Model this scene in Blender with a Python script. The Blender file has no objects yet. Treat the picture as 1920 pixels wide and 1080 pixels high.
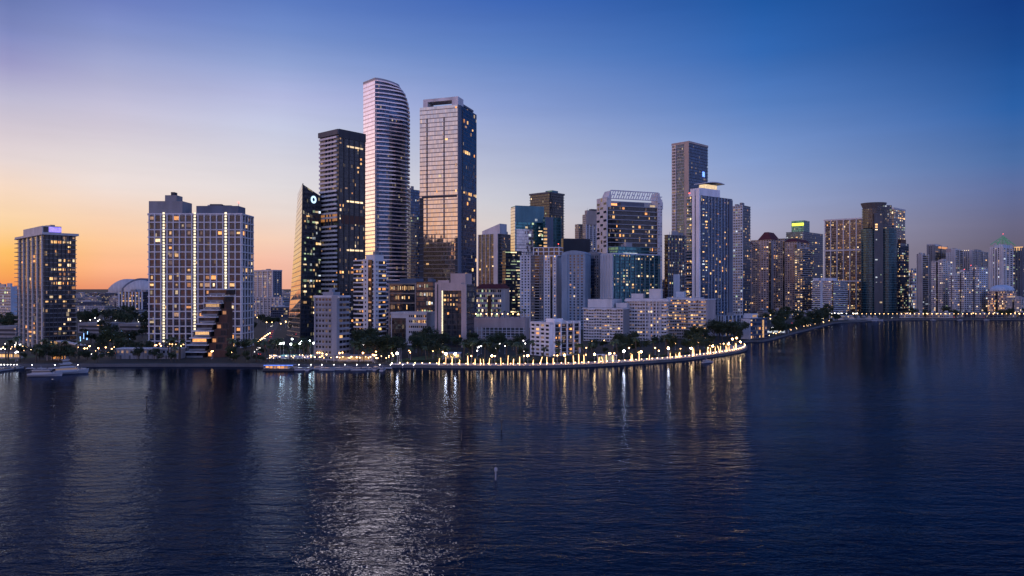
import bpy, math, random
from mathutils import Vector
from mathutils.geometry import tessellate_polygon
R = random.Random(7)
F, H, G = 1371.0, 45.0, 1.5
D = bpy.data
sc = bpy.context.scene
col = sc.collection

def lin(c):
    return tuple((x / 255 / 12.92 if x / 255 <= .04045 else ((x / 255 + .055) / 1.055) ** 2.4) for x in c) + (1,)

# ------------------------------------------------------------------ materials
def newmat(name):
    m = D.materials.new(name); m.use_nodes = True
    nt = m.node_tree
    b = next(n for n in nt.nodes if n.type == 'BSDF_PRINCIPLED')
    return m, nt, b

def N(nt, t, **k):
    n = nt.nodes.new(t)
    for a, v in k.items():
        setattr(n, a, v)
    return n

def mth(nt, op, a, b=None, c=None):
    n = nt.nodes.new('ShaderNodeMath'); n.operation = op
    for i, x in enumerate((a, b, c)):
        if x is None: continue
        if isinstance(x, (int, float)): n.inputs[i].default_value = x
        else: nt.links.new(x, n.inputs[i])
    return n.outputs[0]

def mixc(nt, f, a, b):
    n = nt.nodes.new('ShaderNodeMix'); n.data_type = 'RGBA'
    for sck, x in ((n.inputs[0], f), (n.inputs[6], a), (n.inputs[7], b)):
        if isinstance(x, (int, float)): sck.default_value = x
        elif isinstance(x, tuple): sck.default_value = x if len(x) == 4 else x + (1,)
        else: nt.links.new(x, sck)
    return n.outputs[2]

def wall(name, c, rough=.8, var=.18, scale=.15):
    m, nt, b = newmat(name)
    tc = N(nt, 'ShaderNodeTexCoord')
    mp = N(nt, 'ShaderNodeMapping'); mp.inputs['Scale'].default_value = (1, 1, .25)
    nt.links.new(tc.outputs['Object'], mp.inputs[0])
    no = N(nt, 'ShaderNodeTexNoise'); no.inputs['Scale'].default_value = scale; no.inputs['Detail'].default_value = 6
    nt.links.new(mp.outputs[0], no.inputs[0])
    no2 = N(nt, 'ShaderNodeTexNoise'); no2.inputs['Scale'].default_value = 1.7; no2.inputs['Detail'].default_value = 4
    nt.links.new(tc.outputs['Object'], no2.inputs[0])
    f = mth(nt, 'ADD', mth(nt, 'MULTIPLY', no.outputs[0], .7), mth(nt, 'MULTIPLY', no2.outputs[0], .3))
    d = tuple(x * (1 - var * 1.6) for x in c); l = tuple(min(1, x * (1 + var)) for x in c)
    mr = N(nt, 'ShaderNodeMapRange'); nt.links.new(f, mr.inputs[0])
    mr.inputs[1].default_value = .3; mr.inputs[2].default_value = .7
    nt.links.new(mixc(nt, mr.outputs[0], d, l), b.inputs['Base Color'])
    b.inputs['Roughness'].default_value = rough
    return m

def glass(name, tint, metal=.7, rough=.08, cw=1.5, ch=3.4, span=.25, scol=(.1, .1, .12), mw=.05, jit=.03, lit=0., lcol=(1, .6, .25), lstr=1.0, floorlit=0., var=.5, smetal=.0):
    """curtain wall: panes in cells of cw x ch metres with spandrel line, mullions, uneven panes and some rooms lit"""
    m, nt, b = newmat(name)
    L = nt.links.new
    uv = N(nt, 'ShaderNodeUVMap'); sp = N(nt, 'ShaderNodeSeparateXYZ'); L(uv.outputs[0], sp.inputs[0])
    cu = mth(nt, 'DIVIDE', sp.outputs[0], cw); cv = mth(nt, 'DIVIDE', sp.outputs[1], ch)
    iu = mth(nt, 'FLOOR', cu); iv = mth(nt, 'FLOOR', cv)
    fu = mth(nt, 'FRACT', cu); fv = mth(nt, 'FRACT', cv)
    cb = N(nt, 'ShaderNodeCombineXYZ'); L(iu, cb.inputs[0]); L(iv, cb.inputs[1]); cb.inputs[2].default_value = R.random() * 50
    wn = N(nt, 'ShaderNodeTexWhiteNoise'); wn.noise_dimensions = '3D'; L(cb.outputs[0], wn.inputs[0])
    mask = mth(nt, 'MAXIMUM', mth(nt, 'LESS_THAN', fv, span), mth(nt, 'LESS_THAN', fu, mw))
    sc_ = N(nt, 'ShaderNodeSeparateColor'); L(wn.outputs['Color'], sc_.inputs[0])
    lo = tuple(x * (1 - var) for x in tint); hi = tuple(min(1, x * (1 + var)) for x in tint)
    gc = mixc(nt, wn.outputs['Value'], lo, hi)
    L(mixc(nt, mask, gc, scol), b.inputs['Base Color'])
    inv = mth(nt, 'SUBTRACT', 1.0, mask)
    L(mth(nt, 'ADD', mth(nt, 'MULTIPLY', inv, metal), mth(nt, 'MULTIPLY', mask, smetal)), b.inputs['Metallic'])
    L(mth(nt, 'ADD', mth(nt, 'MULTIPLY', mask, .4), rough), b.inputs['Roughness'])
    if jit:
        ge = N(nt, 'ShaderNodeNewGeometry')
        vm = N(nt, 'ShaderNodeVectorMath', operation='SUBTRACT'); L(wn.outputs['Color'], vm.inputs[0]); vm.inputs[1].default_value = (.5, .5, .5)
        # gentle roll of the glass along the facade as well as pane by pane
        no = N(nt, 'ShaderNodeTexNoise'); no.inputs['Scale'].default_value = .22; L(uv.outputs[0], no.inputs[0])
        vn = N(nt, 'ShaderNodeVectorMath', operation='SUBTRACT'); L(no.outputs['Color'], vn.inputs[0]); vn.inputs[1].default_value = (.5, .5, .5)
        va = N(nt, 'ShaderNodeVectorMath', operation='ADD'); L(vm.outputs[0], va.inputs[0]); L(vn.outputs[0], va.inputs[1])
        vs = N(nt, 'ShaderNodeVectorMath', operation='SCALE'); L(va.outputs[0], vs.inputs[0]); vs.inputs['Scale'].default_value = jit
        vb = N(nt, 'ShaderNodeVectorMath', operation='ADD'); L(vs.outputs[0], vb.inputs[0]); L(ge.outputs['Normal'], vb.inputs[1])
        vz = N(nt, 'ShaderNodeVectorMath', operation='NORMALIZE'); L(vb.outputs[0], vz.inputs[0])
        L(vz.outputs[0], b.inputs['Normal'])
    if lit or floorlit:
        on = mth(nt, 'LESS_THAN', sc_.outputs[0], lit)
        if floorlit:
            cf = N(nt, 'ShaderNodeCombineXYZ'); L(iv, cf.inputs[0]); L(mth(nt, 'FLOOR', mth(nt, 'DIVIDE', iu, 9.0)), cf.inputs[1]); cf.inputs[2].default_value = R.random() * 9
            wf = N(nt, 'ShaderNodeTexWhiteNoise'); L(cf.outputs[0], wf.inputs[0])
            on = mth(nt, 'MAXIMUM', on, mth(nt, 'MULTIPLY', mth(nt, 'LESS_THAN', wf.outputs[0], floorlit), mth(nt, 'LESS_THAN', sc_.outputs[0], .7)))
        st = mth(nt, 'MULTIPLY', mth(nt, 'MULTIPLY', on, inv), mth(nt, 'MULTIPLY', mth(nt, 'ADD', mth(nt, 'MULTIPLY', sc_.outputs[1], sc_.outputs[1]), .1), lstr * .5))
        L(mixc(nt, sc_.outputs[2], lcol, (1, .85, .62)), b.inputs['Emission Color'])
        L(st, b.inputs['Emission Strength'])
        m.cycles.emission_sampling = 'NONE'
    return m

def emit(name, c, s, var=.7, sample='NONE', base=(.1, .1, .1)):
    m, nt, b = newmat(name)
    b.inputs['Base Color'].default_value = base + (1,)
    b.inputs['Emission Color'].default_value = tuple(c) + (1,)
    if var:
        oi = N(nt, 'ShaderNodeObjectInfo'); tc = N(nt, 'ShaderNodeTexCoord')
        no = N(nt, 'ShaderNodeTexNoise', noise_dimensions='4D'); no.inputs['Scale'].default_value = .9
        nt.links.new(tc.outputs['Object'], no.inputs['Vector']); nt.links.new(mth(nt, 'MULTIPLY', oi.outputs['Random'], 90.0), no.inputs['W'])
        r2 = mth(nt, 'POWER', oi.outputs['Random'], 1.6)
        f = mth(nt, 'MULTIPLY', mth(nt, 'ADD', mth(nt, 'MULTIPLY', r2, var * 1.7), 1 - var), mth(nt, 'MULTIPLY', no.outputs[0], 2 * s))
        nt.links.new(f, b.inputs['Emission Strength'])
    else:
        b.inputs['Emission Strength'].default_value = s
    m.cycles.emission_sampling = sample
    return m

M = {}
M['white'] = wall('white_render', (.62, .60, .60)); M['offwhite'] = wall('offwhite_render', (.62, .59, .57)); M['bright'] = wall('bright_white_render', (.82, .80, .80)); M['shaded'] = wall('shaded_white_render', (.27, .28, .31)); M['blueish'] = wall('pale_blue_render', (.30, .37, .44))  # darkest white here: white wall with its shade put into the colour
M['pale'] = wall('pale_concrete', (.5, .48, .47)); M['grey'] = wall('grey_concrete', (.24, .235, .24))
M['dark'] = wall('dark_cladding', (.05, .05, .055)); M['char'] = wall('charcoal_cladding', (.1, .1, .105))
M['beige'] = wall('beige_stone', (.42, .34, .29)); M['pink'] = wall('pinkish_stucco', (.46, .36, .33))
M['brown'] = wall('brown_brick', (.1, .045, .03), scale=.4); M['redroof'] = wall('red_roof', (.1, .016, .02))
M['roof'] = wall('roof_membrane', (.2, .2, .2), scale=.4); M['bluewhite'] = wall('blue_white_render', (.5, .55, .6))
M['teal_w'] = wall('teal_panel', (.1, .22, .25)); M['metal'] = wall('grey_metal', (.3, .3, .32), rough=.45)
M['slate'] = wall('slate_blue', (.12, .14, .18)); M['tan'] = wall('tan_stone', (.33, .26, .2))
m, nt, b = newmat('window_pane'); ge = N(nt, 'ShaderNodeNewGeometry'); oi = N(nt, 'ShaderNodeObjectInfo'); rr = mth(nt, 'FRACT', mth(nt, 'ADD', ge.outputs['Random Per Island'], oi.outputs['Random']))
nt.links.new(mixc(nt, rr, (.008, .01, .014), (.05, .055, .07)), b.inputs['Base Color']); b.inputs['Roughness'].default_value = .06; b.inputs['Metallic'].default_value = .2
b.inputs['Emission Color'].default_value = (1, .6, .3, 1); nt.links.new(mth(nt, 'MULTIPLY', mth(nt, 'POWER', rr, 14.0), .22), b.inputs['Emission Strength']); m.cycles.emission_sampling = 'NONE'; M['pane'] = m
M['sunset_pink'] = wall('sunset_tinted_balustrade', (.86, .68, .63), .26, .06)  # white balcony edges with pink sunset reflection put into the colour
next(n for n in M['sunset_pink'].node_tree.nodes if n.type == 'BSDF_PRINCIPLED').inputs['Metallic'].default_value = .3
M['core'] = glass('apartment_glazing', (.03, .035, .05), metal=.35, rough=.08, cw=1.6, ch=3.2, span=.14, scol=(.06, .06, .065), lit=.03, lstr=.8)
M['core_w'] = glass('brown_apartment_glazing', (.09, .075, .07), metal=.35, rough=.1, cw=1.7, ch=3.3, span=.3, scol=(.12, .1, .09), lit=.05, lstr=.8)
M['core_b'] = glass('blue_apartment_glazing', (.035, .06, .1), metal=.5, rough=.08, cw=1.8, ch=3.2, span=.14, scol=(.08, .09, .1), lit=.04, lstr=.8)
M['core_d'] = glass('dark_apartment_glazing', (.025, .028, .035), metal=.3, rough=.1, cw=1.7, ch=3.3, span=.1, scol=(.03, .03, .03), lit=.03, lstr=.7)
M['office'] = glass('dark_office_glazing', (.05, .06, .075), metal=.4, rough=.06, cw=1.5, ch=4.0, span=.3, scol=(.02, .022, .03), lit=.02, lstr=.9, lcol=(1, .85, .5), floorlit=.1)
M['mirror'] = glass('mirror_glazing', (.36, .36, .38), metal=.95, rough=.07, cw=1.5, ch=3.9, span=.16, scol=(.4, .4, .43), mw=.04, jit=.035, var=.18, smetal=.8)
M['mirror2'] = glass('pale_mirror_glazing', (.66, .67, .7), metal=.97, rough=.05, cw=1.6, ch=4.0, span=.16, scol=(.3, .28, .28), mw=.03, jit=.012, var=.08, smetal=.9)
M['mirror3'] = glass('tower_mirror_glazing', (.36, .345, .32), metal=.95, rough=.07, cw=1.6, ch=4.1, span=.2, scol=(.17, .155, .15), mw=.04, jit=.03, var=.12, smetal=.6, lit=.004, lstr=.8)
M['bluegl'] = glass('blue_glazing', (.035, .065, .12), metal=.7, rough=.06, cw=1.5, ch=3.6, span=.22, scol=(.05, .06, .09), lit=.025, lstr=1, jit=.04)
M['tealdk'] = glass('dark_teal_glazing', (.01, .05, .075), metal=.35, rough=.2, cw=1.5, ch=3.8, span=.2, scol=(.01, .03, .04), jit=.02)
M['tealgl'] = glass('teal_glazing', (.045, .15, .175), metal=.7, rough=.06, cw=1.5, ch=3.8, span=.22, scol=(.02, .07, .085), lit=.008, lstr=1, jit=.03)
M['farwin'] = glass('distant_facade', (.05, .06, .08), metal=.3, rough=.15, cw=2.6, ch=3.4, span=.42, scol=(.4, .39, .4), mw=.34, lit=.13, lstr=1.8, jit=.0)
M['farwin2'] = glass('distant_beige_facade', (.05, .05, .06), metal=.3, rough=.15, cw=2.2, ch=3.2, span=.4, scol=(.34, .29, .27), mw=.45, lit=.12, lstr=1.8, jit=.0)
M['farwin3'] = glass('distant_dark_facade', (.05, .06, .09), metal=.4, rough=.12, cw=2.6, ch=3.4, span=.3, scol=(.1, .1, .12), mw=.1, lit=.16, lstr=1.6, jit=.0)
M['warm'] = emit('warm_lit_window', (1, .55, .2), 1.35); M['amber'] = emit('amber_lit_window', (1, .4, .1), 1.2)
M['cream'] = emit('cream_lit_window', (1, .72, .4), 1.4); M['cool'] = emit('cool_lit_window', (.85, .92, 1), .8)
M['green'] = emit('greenish_lit_window', (.8, 1, .55), .6); M['dim'] = emit('dim_lit_window', (1, .55, .3), .3)
M['strip'] = emit('light_strip', (1, .84, .55), 1.8, var=.3); M['blue'] = emit('blue_light', (.12, .25, 1), 2)
M['purple'] = emit('purple_light', (.28, .2, 1), 1.6, var=.2); M['lime'] = emit('lime_sign', (.8, 1, .05), 2.2, var=0)
M['ring'] = emit('white_blue_ring_light', (.5, .75, 1), 1.8, var=0); M['red'] = emit('red_beacon', (1, .08, .06), 8, var=.2)
M['crown'] = emit('green_lit_crown', (.3, 1, .6), .13, var=.2); M['tealpool'] = emit('lit_pool_water', (.25, .8, .8), .55, var=.2)
PAL_RES = ['warm', 'warm', 'amber', 'cream', 'dim', 'dim']; PAL_OFF = ['cream', 'cream', 'warm', 'green', 'cool']
PAL_COOL = ['warm', 'cream', 'cool', 'dim', 'green', 'dim']; PAL_AMB = ['amber', 'warm', 'amber', 'warm', 'dim']

# ------------------------------------------------------------------ mesh helper
class MB:
    def __init__(s): s.v = []; s.f = []; s.m = []; s.uv = []
    def face(s, idx, mi=0, uv=None):
        s.f.append(tuple(idx)); s.m.append(mi); s.uv.append(uv or [(0, 0)] * len(idx))
    def prism(s, poly, z0, z1, mi=0, mt=1, bottom=True, top=None):
        n = len(poly); b = len(s.v); tp = top or poly
        s.v += [(x, y, z0) for x, y in poly] + [(x, y, z1) for x, y in tp]
        u = 0.0
        for i in range(n):
            j = (i + 1) % n
            l = math.dist(poly[i], poly[j])
            s.face((b + i, b + j, b + n + j, b + n + i), mi, [(u, 0), (u + l, 0), (u + l, z1 - z0), (u, z1 - z0)])
            u += math.ceil(l / 3) * 3 + 30
        s.face([b + n + i for i in range(n)], mt, [p for p in tp])
        if bottom: s.face([b + n - 1 - i for i in range(n)], mt)
        return s
    def box(s, cx, cy, cz, sx, sy, sz, rot=0., mi=0):
        c, q = math.cos(rot), math.sin(rot)
        pts = [(cx + x * c - y * q, cy + x * q + y * c) for x, y in ((-sx / 2, -sy / 2), (sx / 2, -sy / 2), (sx / 2, sy / 2), (-sx / 2, sy / 2))]
        return s.prism(pts, cz - sz / 2, cz + sz / 2, mi, mi)
    def loft(s, rings, mi=0, mt=1, cap=True):
        n = len(rings[0]); b = len(s.v)
        for r in rings: s.v += list(r)
        for k in range(len(rings) - 1):
            u = 0.
            for i in range(n):
                j = (i + 1) % n
                p, q = rings[k][i], rings[k][j]
                l = math.dist(p[:2], q[:2]); a, c = p[2], rings[k + 1][i][2]
                s.face((b + k * n + i, b + k * n + j, b + (k + 1) * n + j, b + (k + 1) * n + i), mi, [(u, a), (u + l, a), (u + l, c), (u, c)])
                u += l
        if cap:
            s.face([b + n - 1 - i for i in range(n)], mt); s.face([b + (len(rings) - 1) * n + i for i in range(n)], mt)
        return s
    def tube(s, a, b_, r0, r1, n=6, mi=0):
        a, b_ = Vector(a), Vector(b_); d = (b_ - a).normalized()
        x = d.orthogonal().normalized(); y = d.cross(x)
        rg = [[tuple(p + (x * math.cos(t * 2 * math.pi / n) + y * math.sin(t * 2 * math.pi / n)) * r) for t in range(n)] for p, r in ((a, r0), (b_, r1))]
        return s.loft(rg, mi, mi)
    def ball(s, c, r, mi=0, nu=8, nv=5, sq=1.):
        rg = []
        for k in range(nv + 1):
            t = -math.pi / 2 + math.pi * (k + .02) / (nv + .04)
            rg.append([(c[0] + r * math.cos(t) * math.cos(2 * math.pi * i / nu), c[1] + r * math.cos(t) * math.sin(2 * math.pi * i / nu), c[2] + r * sq * math.sin(t)) for i in range(nu)])
        return s.loft(rg, mi, mi)
    def mesh(s, name, mats, smooth=False):
        me = D.meshes.new(name); me.from_pydata(s.v, [], s.f)
        for m in mats: me.materials.append(M[m] if isinstance(m, str) else m)
        nm = len(mats)
        me.polygons.foreach_set('material_index', [min(x, nm - 1) for x in s.m])
        uvl = me.uv_layers.new(name='UVMap')
        uvl.data.foreach_set('uv', [c for f in s.uv for p in f for c in p[:2]])
        if smooth: me.polygons.foreach_set('use_smooth', [True] * len(s.f))
        me.update(); return me

def link(name, me, parent=None, loc=(0, 0, 0), rz=0.):
    o = D.objects.new(name, me); o.location = loc; o.rotation_euler = (0, 0, rz)
    if parent is not None: o.parent = parent
    col.objects.link(o); return o
def tag(o, label, cat, group=None):
    o['label'] = label; o['category'] = cat
    if group: o['group'] = group
    return o
def thing(name, label, cat, loc, rz=0., group=None):
    return tag(link(name, None, None, loc, rz), label, cat, group)
def copy_tree(o, loc, rz=0., label=None, group=None, scale=None):
    c = o.copy(); col.objects.link(c); c.location = loc; c.rotation_euler = (0, 0, rz)
    if scale: c.scale = scale
    if label: c['label'] = label
    if group: c['group'] = group
    for ch in o.children:
        d = ch.copy(); col.objects.link(d); d.parent = c
        for g in ch.children:
            e = g.copy(); col.objects.link(e); e.parent = d
    return c

def PX(px, Y): return ((px - 960) / F * Y, Y)
def PZ(py, Y): return H + (540 - py) / F * Y
def GY(py, z=G): return F * (H - z) / (py - 540)       # depth of a point on the level z seen at row py
def offset(poly, d):
    n = len(poly); out = []
    for i in range(n):
        p0, p1, p2 = Vector(poly[i - 1]), Vector(poly[i]), Vector(poly[(i + 1) % n])
        a = (p1 - p0).normalized(); b = (p2 - p1).normalized()
        na, nb = Vector((a.y, -a.x)), Vector((b.y, -b.x))
        m = (na + nb); m = m / max(.3, (1 + na.dot(nb)))
        out.append(tuple(p1 + m * d))
    return out

# ------------------------------------------------------------------ towers
WINMESH = {}
class Vol: pass
class Tower:
    def __init__(s, name, label, cat, group=None, cap=90):
        s.name, s.label, s.cat, s.group, s.cap = name, label, cat, group, cap
        s.root = None; s.cells = []
    def at(s, x, y):
        if s.root is None:
            s.root = thing(s.name, s.label, s.cat, (x, y, G), 0, s.group); s.o = (x, y)
    def vol(s, xl, xc, xr, th, Y, yt, mat='core', yb=None, roof='roof', name='glazing', wl=None, wr=None, z1=None, z0=0.):
        t = math.radians(th); C = PX(xc, Y); kl, kr = (xl - 960) / F, (xr - 960) / F
        a = wl if wl else (C[0] - kl * Y) / (math.cos(t) + kl * math.sin(t))
        b = wr if wr else (kr * Y - C[0]) / (math.sin(t) - kr * math.cos(t))
        u = Vector((-math.cos(t), math.sin(t))); w = Vector((math.sin(t), math.cos(t))); c = Vector(C)
        poly = [tuple(c), tuple(c + w * b), tuple(c + w * b + u * a), tuple(c + u * a)]
        return s.pvol(poly, (PZ(yb, Y) - G) if yb else z0, z1 if z1 else PZ(yt, Y) - G, mat, roof, name)
    def pvol(s, poly, z0, z1, mat='core', roof='roof', name='glazing', world=True):
        if world:
            s.at(*poly[0]); poly = [(x - s.o[0], y - s.o[1]) for x, y in poly]
        v = Vol(); v.poly, v.z0, v.z1 = poly, z0, z1
        if mat: v.obj = link(name, MB().prism(poly, z0, z1).mesh(name, [mat, roof]), s.root)
        return v
    def edge(s, v, e):
        p, q = Vector(v.poly[e]), Vector(v.poly[(e + 1) % len(v.poly)])
        t = (q - p); L = t.length; t.normalize()
        return p, t, Vector((t.y, -t.x)), L, math.atan2(t.y, t.x)
    def slabs(s, v, n, out=1., thk=.5, mat='white', name='floor_slab', k0=1, k1=None, edges=None, span=None, skip=()):
        h = (v.z1 - v.z0) / n
        if edges is None:
            parts = [MB().prism(offset(v.poly, out), -thk / 2, thk / 2, 0, 0).mesh(name, [mat])]
            locs = [((0, 0), 0)]
        else:
            parts = []; locs = []
            for e in edges:
                p, t, nn, L, a = s.edge(v, e); f0, f1 = span or (0, 1)
                parts.append(MB().box(0, 0, 0, L * (f1 - f0), out, thk).mesh(name, [mat]))
                locs.append((p + t * L * (f0 + f1) / 2 + nn * (out / 2 + .003), a))
        for k in range(k0, (n if k1 is None else k1) + 1):
            if k in skip: continue
            for me, (xy, a) in zip(parts, locs):
                link(name, me, s.root, (xy[0], xy[1], v.z0 + k * h - thk / 2 + .01), a)
        return v
    def piers(s, v, e, n, w=.6, out=.5, mat='white', name='pier', f0=0., f1=1., skip=(), zf=(0, 1), extra=0.):
        p, t, nn, L, a = s.edge(v, e); z0 = v.z0 + (v.z1 - v.z0) * zf[0]; z1 = v.z0 + (v.z1 - v.z0) * zf[1] + extra
        me = MB().box(0, 0, 0, w, out, z1 - z0).mesh(name, [mat])
        for i in range(n + 1):
            if i in skip: continue
            f = f0 + (f1 - f0) * i / max(n, 1)
            d = min(max(L * f, w / 2), L - w / 2)
            xy = p + t * d + nn * (out / 2 + .004)
            link(name, me, s.root, (xy.x, xy.y, (z0 + z1) / 2), a)
    def panel(s, v, e, f0, f1, z0, z1, mat, name, out=.3, rel=True, off=0.004):
        p, t, nn, L, a = s.edge(v, e)
        if rel: z0, z1 = v.z0 + (v.z1 - v.z0) * z0, v.z0 + (v.z1 - v.z0) * z1
        mb = MB().box(0, 0, 0, L * (f1 - f0), out, z1 - z0)
        xy = p + t * L * (f0 + f1) / 2 + nn * (out / 2 + off)
        return link(name, mb.mesh(name, [mat]), s.root, (xy.x, xy.y, (z0 + z1) / 2), a)
    def lit(s, v, e, nc, nr, p, pal=PAL_RES, wf=.75, hf=.6, f0=0., f1=1., out=.06, rows=None, dark=None, zoff=0.):
        """rooms of a facade: nc x nr cells of edge e; a share p is lit; with dark= the others get dark panes too"""
        q, t, nn, L, a = s.edge(v, e); cw = L * (f1 - f0) / nc; ch = (v.z1 - v.z0) / nr
        for r in range(nr):
            rf = R.choice((.35, .6, .8, 1, 1, 1.3, 2.2))
            for c in range(nc):
                pr = rf * min(p * 1.65, max(p, .8)) * (1 if rows is None else rows(r / nr, c / nc))
                on = R.random() < pr
                if not on and dark is None: continue
                m = R.choice(pal) if on else dark
                xy = q + t * (L * f0 + cw * (c + .5)) + nn * out * .5
                ww = wf * (R.choice((.35, .5, .7, 1)) if on and dark is None else 1); hh = hf * (R.choice((.55, .8, 1)) if on and dark is None else 1)
                s.cells.append((on, (xy.x, xy.y, v.z0 + ch * (r + .5) + zoff), a, round(cw * ww, 1), round(ch * hh, 1), out, m))
    def rooms(s, v, e, spots, nc, nr, pal, **k):
        pass
    def box(s, v, f, z0, h, mat='grey', name='plant_room', roof='roof'):
        """box on the roof: f = (a0, a1, b0, b1) fractions along the left and right face from the near corner"""
        c = Vector(v.poly[0]); w = Vector(v.poly[1]) - c; u = Vector(v.poly[3]) - c
        poly = [tuple(c + u * a + w * b) for a, b in ((f[0], f[2]), (f[0], f[3]), (f[1], f[3]), (f[1], f[2]))]
        return s.pvol(poly, z0, z0 + h, mat, roof, name, world=False)
    def parapet(s, v, h=1.2, out=.25, mat='white', t=.5, name='parapet'):
        a = offset(v.poly, out); b = offset(v.poly, out - t); n = len(a); mb = MB()
        z0, z1 = v.z1 - .6, v.z1 + h
        for i in range(n):
            j = (i + 1) % n
            mb.prism([a[i], a[j], b[j], b[i]], z0, z1, 0, 0)
        return link(name, mb.mesh(name, [mat]), s.root)
    def kit(s, v, k=3, h=(2.5, 5), mats=('grey', 'metal', 'pale')):
        for i in range(k):
            a, b = R.uniform(.08, .6), R.uniform(.1, .6); da, db = R.uniform(.12, .3), R.uniform(.15, .3)
            s.box(v, (a, a + da, b, b + db), v.z1 + .02 + i * .004, R.uniform(*h), R.choice(mats), 'plant_room')
    def mast(s, v, h=8, fa=.5, fb=.5, red=True):
        c = Vector(v.poly[0]); xy = c + (Vector(v.poly[3]) - c) * fa + (Vector(v.poly[1]) - c) * fb
        o = link('mast', MB().tube((0, 0, 0), (0, 0, h), .3, .12).mesh('mast', ['metal']), s.root, (xy.x, xy.y, v.z1))
        if red: link('beacon', MB().ball((0, 0, 0), .45).mesh('beacon', ['red']), o, (0, 0, h + .3))
    def done(s):
        cells = s.cells; R.shuffle(cells); cells.sort(key=lambda c: not c[0])
        for on, loc, a, w, h, out, m in cells[:s.cap]:
            key = (w, h, out, m)
            if key not in WINMESH: WINMESH[key] = MB().box(0, 0, 0, w, out, h).mesh('window', [m])
            link('window', WINMESH[key], s.root, loc, a)
        if len(cells) > s.cap:
            mb = MB(); mats = []
            for on, loc, a, w, h, out, m in cells[s.cap:]:
                if m not in mats: mats.append(m)
                mb.box(*loc, w, out, h, a, mats.index(m))
            o = link('window_grid', mb.mesh('window_grid', mats), s.root); o['kind'] = 'stuff'
        return s.root
WV = (.40, .4, .12); LS = (14, 13, 40, 7, 5, 14, 75); SKY = 1.0; NISH = .002; SUN = .2; GLINTAZ = -11; GLINTEL = 27; LEE = .3  # the sun values belong to the lamp added for the water glitter
HOT = {110.: 2.6, -140.: 2.5, -85.: 2.6, -46.: 1.2}; WB = (.0005, .0045, .013); WT = (.3, .37, .51); WR = .075  # sky outside the view is scaled up as added light for the facades
# ------------------------------------------------------------------ the towers, west to east
def low(f): return lambda r, c: f if r > .5 else 1
# 1: condominium by the western marina
T = Tower('condominium_tower', 'lone condominium tower by the marina with pale piers and a purple lit rooftop sign', 'tower')
v = T.vol(33, 83, 142, 44, 512, 440, 'core_d'); n = 25
T.slabs(v, n, .55, .35, 'grey'); T.piers(v, 3, 5, 1.3, .9, 'offwhite', f0=.1, f1=.95); T.piers(v, 0, 6, .35, .7, 'dark', f0=.02, f1=.8)
T.slabs(v, n, 2.6, .45, 'grey', 'balcony', edges=[0], span=(.86, 1.0)); T.slabs(v, n, 2.2, .45, 'grey', 'balcony', edges=[3], span=(0, .1))
T.lit(v, 0, 7, n, .15, PAL_RES, rows=lambda r, c: 3.4 if .45 < r < .8 and c > .3 and R.random() < .6 else .8); T.lit(v, 3, 7, n, .07, PAL_AMB)
for f in (.58, .7, .74, .93): T.lit(v, 0, 9, n, .6, ['warm', 'cream', 'dim', 'amber'], f0=.2, f1=.85, rows=lambda r, c, f=f: 1 if abs(r - f) < .02 else 0)
v2 = T.vol(33, 83, 142, 44, 512, 437, None); c = offset(v2.poly, 1.6)
v2 = T.pvol(c, v.z1 + .02, v.z1 + 1.6, 'pale', name='roof_slab', world=False)
p = T.box(v2, (.12, .8, .1, .62), v2.z1 + .01, 5.2, 'pale', 'penthouse')
T.panel(p, 0, .35, .98, .2, .86, 'purple', 'lit_sign', .4); T.panel(p, 0, .05, .3, .15, .9, 'pane', 'window', .1); T.kit(p, 2, (1, 2))
v3 = T.vol(108, 150, 158, 44, 478, 646, 'dark', name='entrance_canopy'); T.slabs(v3, 1, .8, .7, 'pale', 'canopy_slab')
T.done()
# 2: twin slab with the concrete grid
T = Tower('grid_tower', 'broad twin tower with a white concrete grid and three vertical light strips', 'apartment tower', cap=100)
Y2 = 531
v = T.vol(279, 453, 474, 0, Y2, 402, 'core', name='glazing'); n = 18
T.slabs(v, n, .7, .75, 'white', 'floor_slab', k0=0)
lights = (2, 7, 12)
T.piers(v, 3, 15, .8, .72, 'white'); T.piers(v, 0, 4, .8, .72, 'white')
p_, t_, n_, L_, a_ = T.edge(v, 3)
for k in (2.5, 7.5, 12.5):
    xy = p_ + t_ * L_ * k / 15 + n_ * .3
    link('wall_pier', MB().box(0, 0, 0, 1.9, .6, v.z1).mesh('wall_pier', ['grey']), T.root, (xy.x, xy.y, v.z1 / 2), a_)
    mb = MB()
    for j in range(44): mb.box(0, 0, (j - 21.5) * v.z1 / 45, 1.35, .3, v.z1 / 45 * .62)
    xy = p_ + t_ * L_ * k / 15 + n_ * .9
    link('light_strip', mb.mesh('light_strip', ['strip']), T.root, (xy.x, xy.y, v.z1 * .53), a_)
T.lit(v, 3, 15, n, .14, PAL_RES, wf=.8, hf=.5); T.lit(v, 0, 4, n, .12, PAL_RES, hf=.5)
a = T.vol(279, 342, 350, 0, Y2 + 2, 377, 'grey', name='roof_block', z0=v.z1 + .02, wr=16); T.kit(a, 2, (2, 4), ('char', 'dark'))
b = T.box(a, (.2, .55, .1, .7), a.z1 + .01, 4.5, 'grey', 'plant_room'); T.box(b, (.3, .6, .2, .7), b.z1 + .01, 2.5, 'dark', 'tank')
a = T.vol(368, 447, 452, 0, Y2 + 3, 386, 'slate', name='roof_block', z0=v.z1 + .02, wr=14); T.kit(a, 4, (.8, 1.8), ('char', 'metal')); T.mast(a, 3, .08)
T.parapet(v, .8, .7); T.done()
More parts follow.
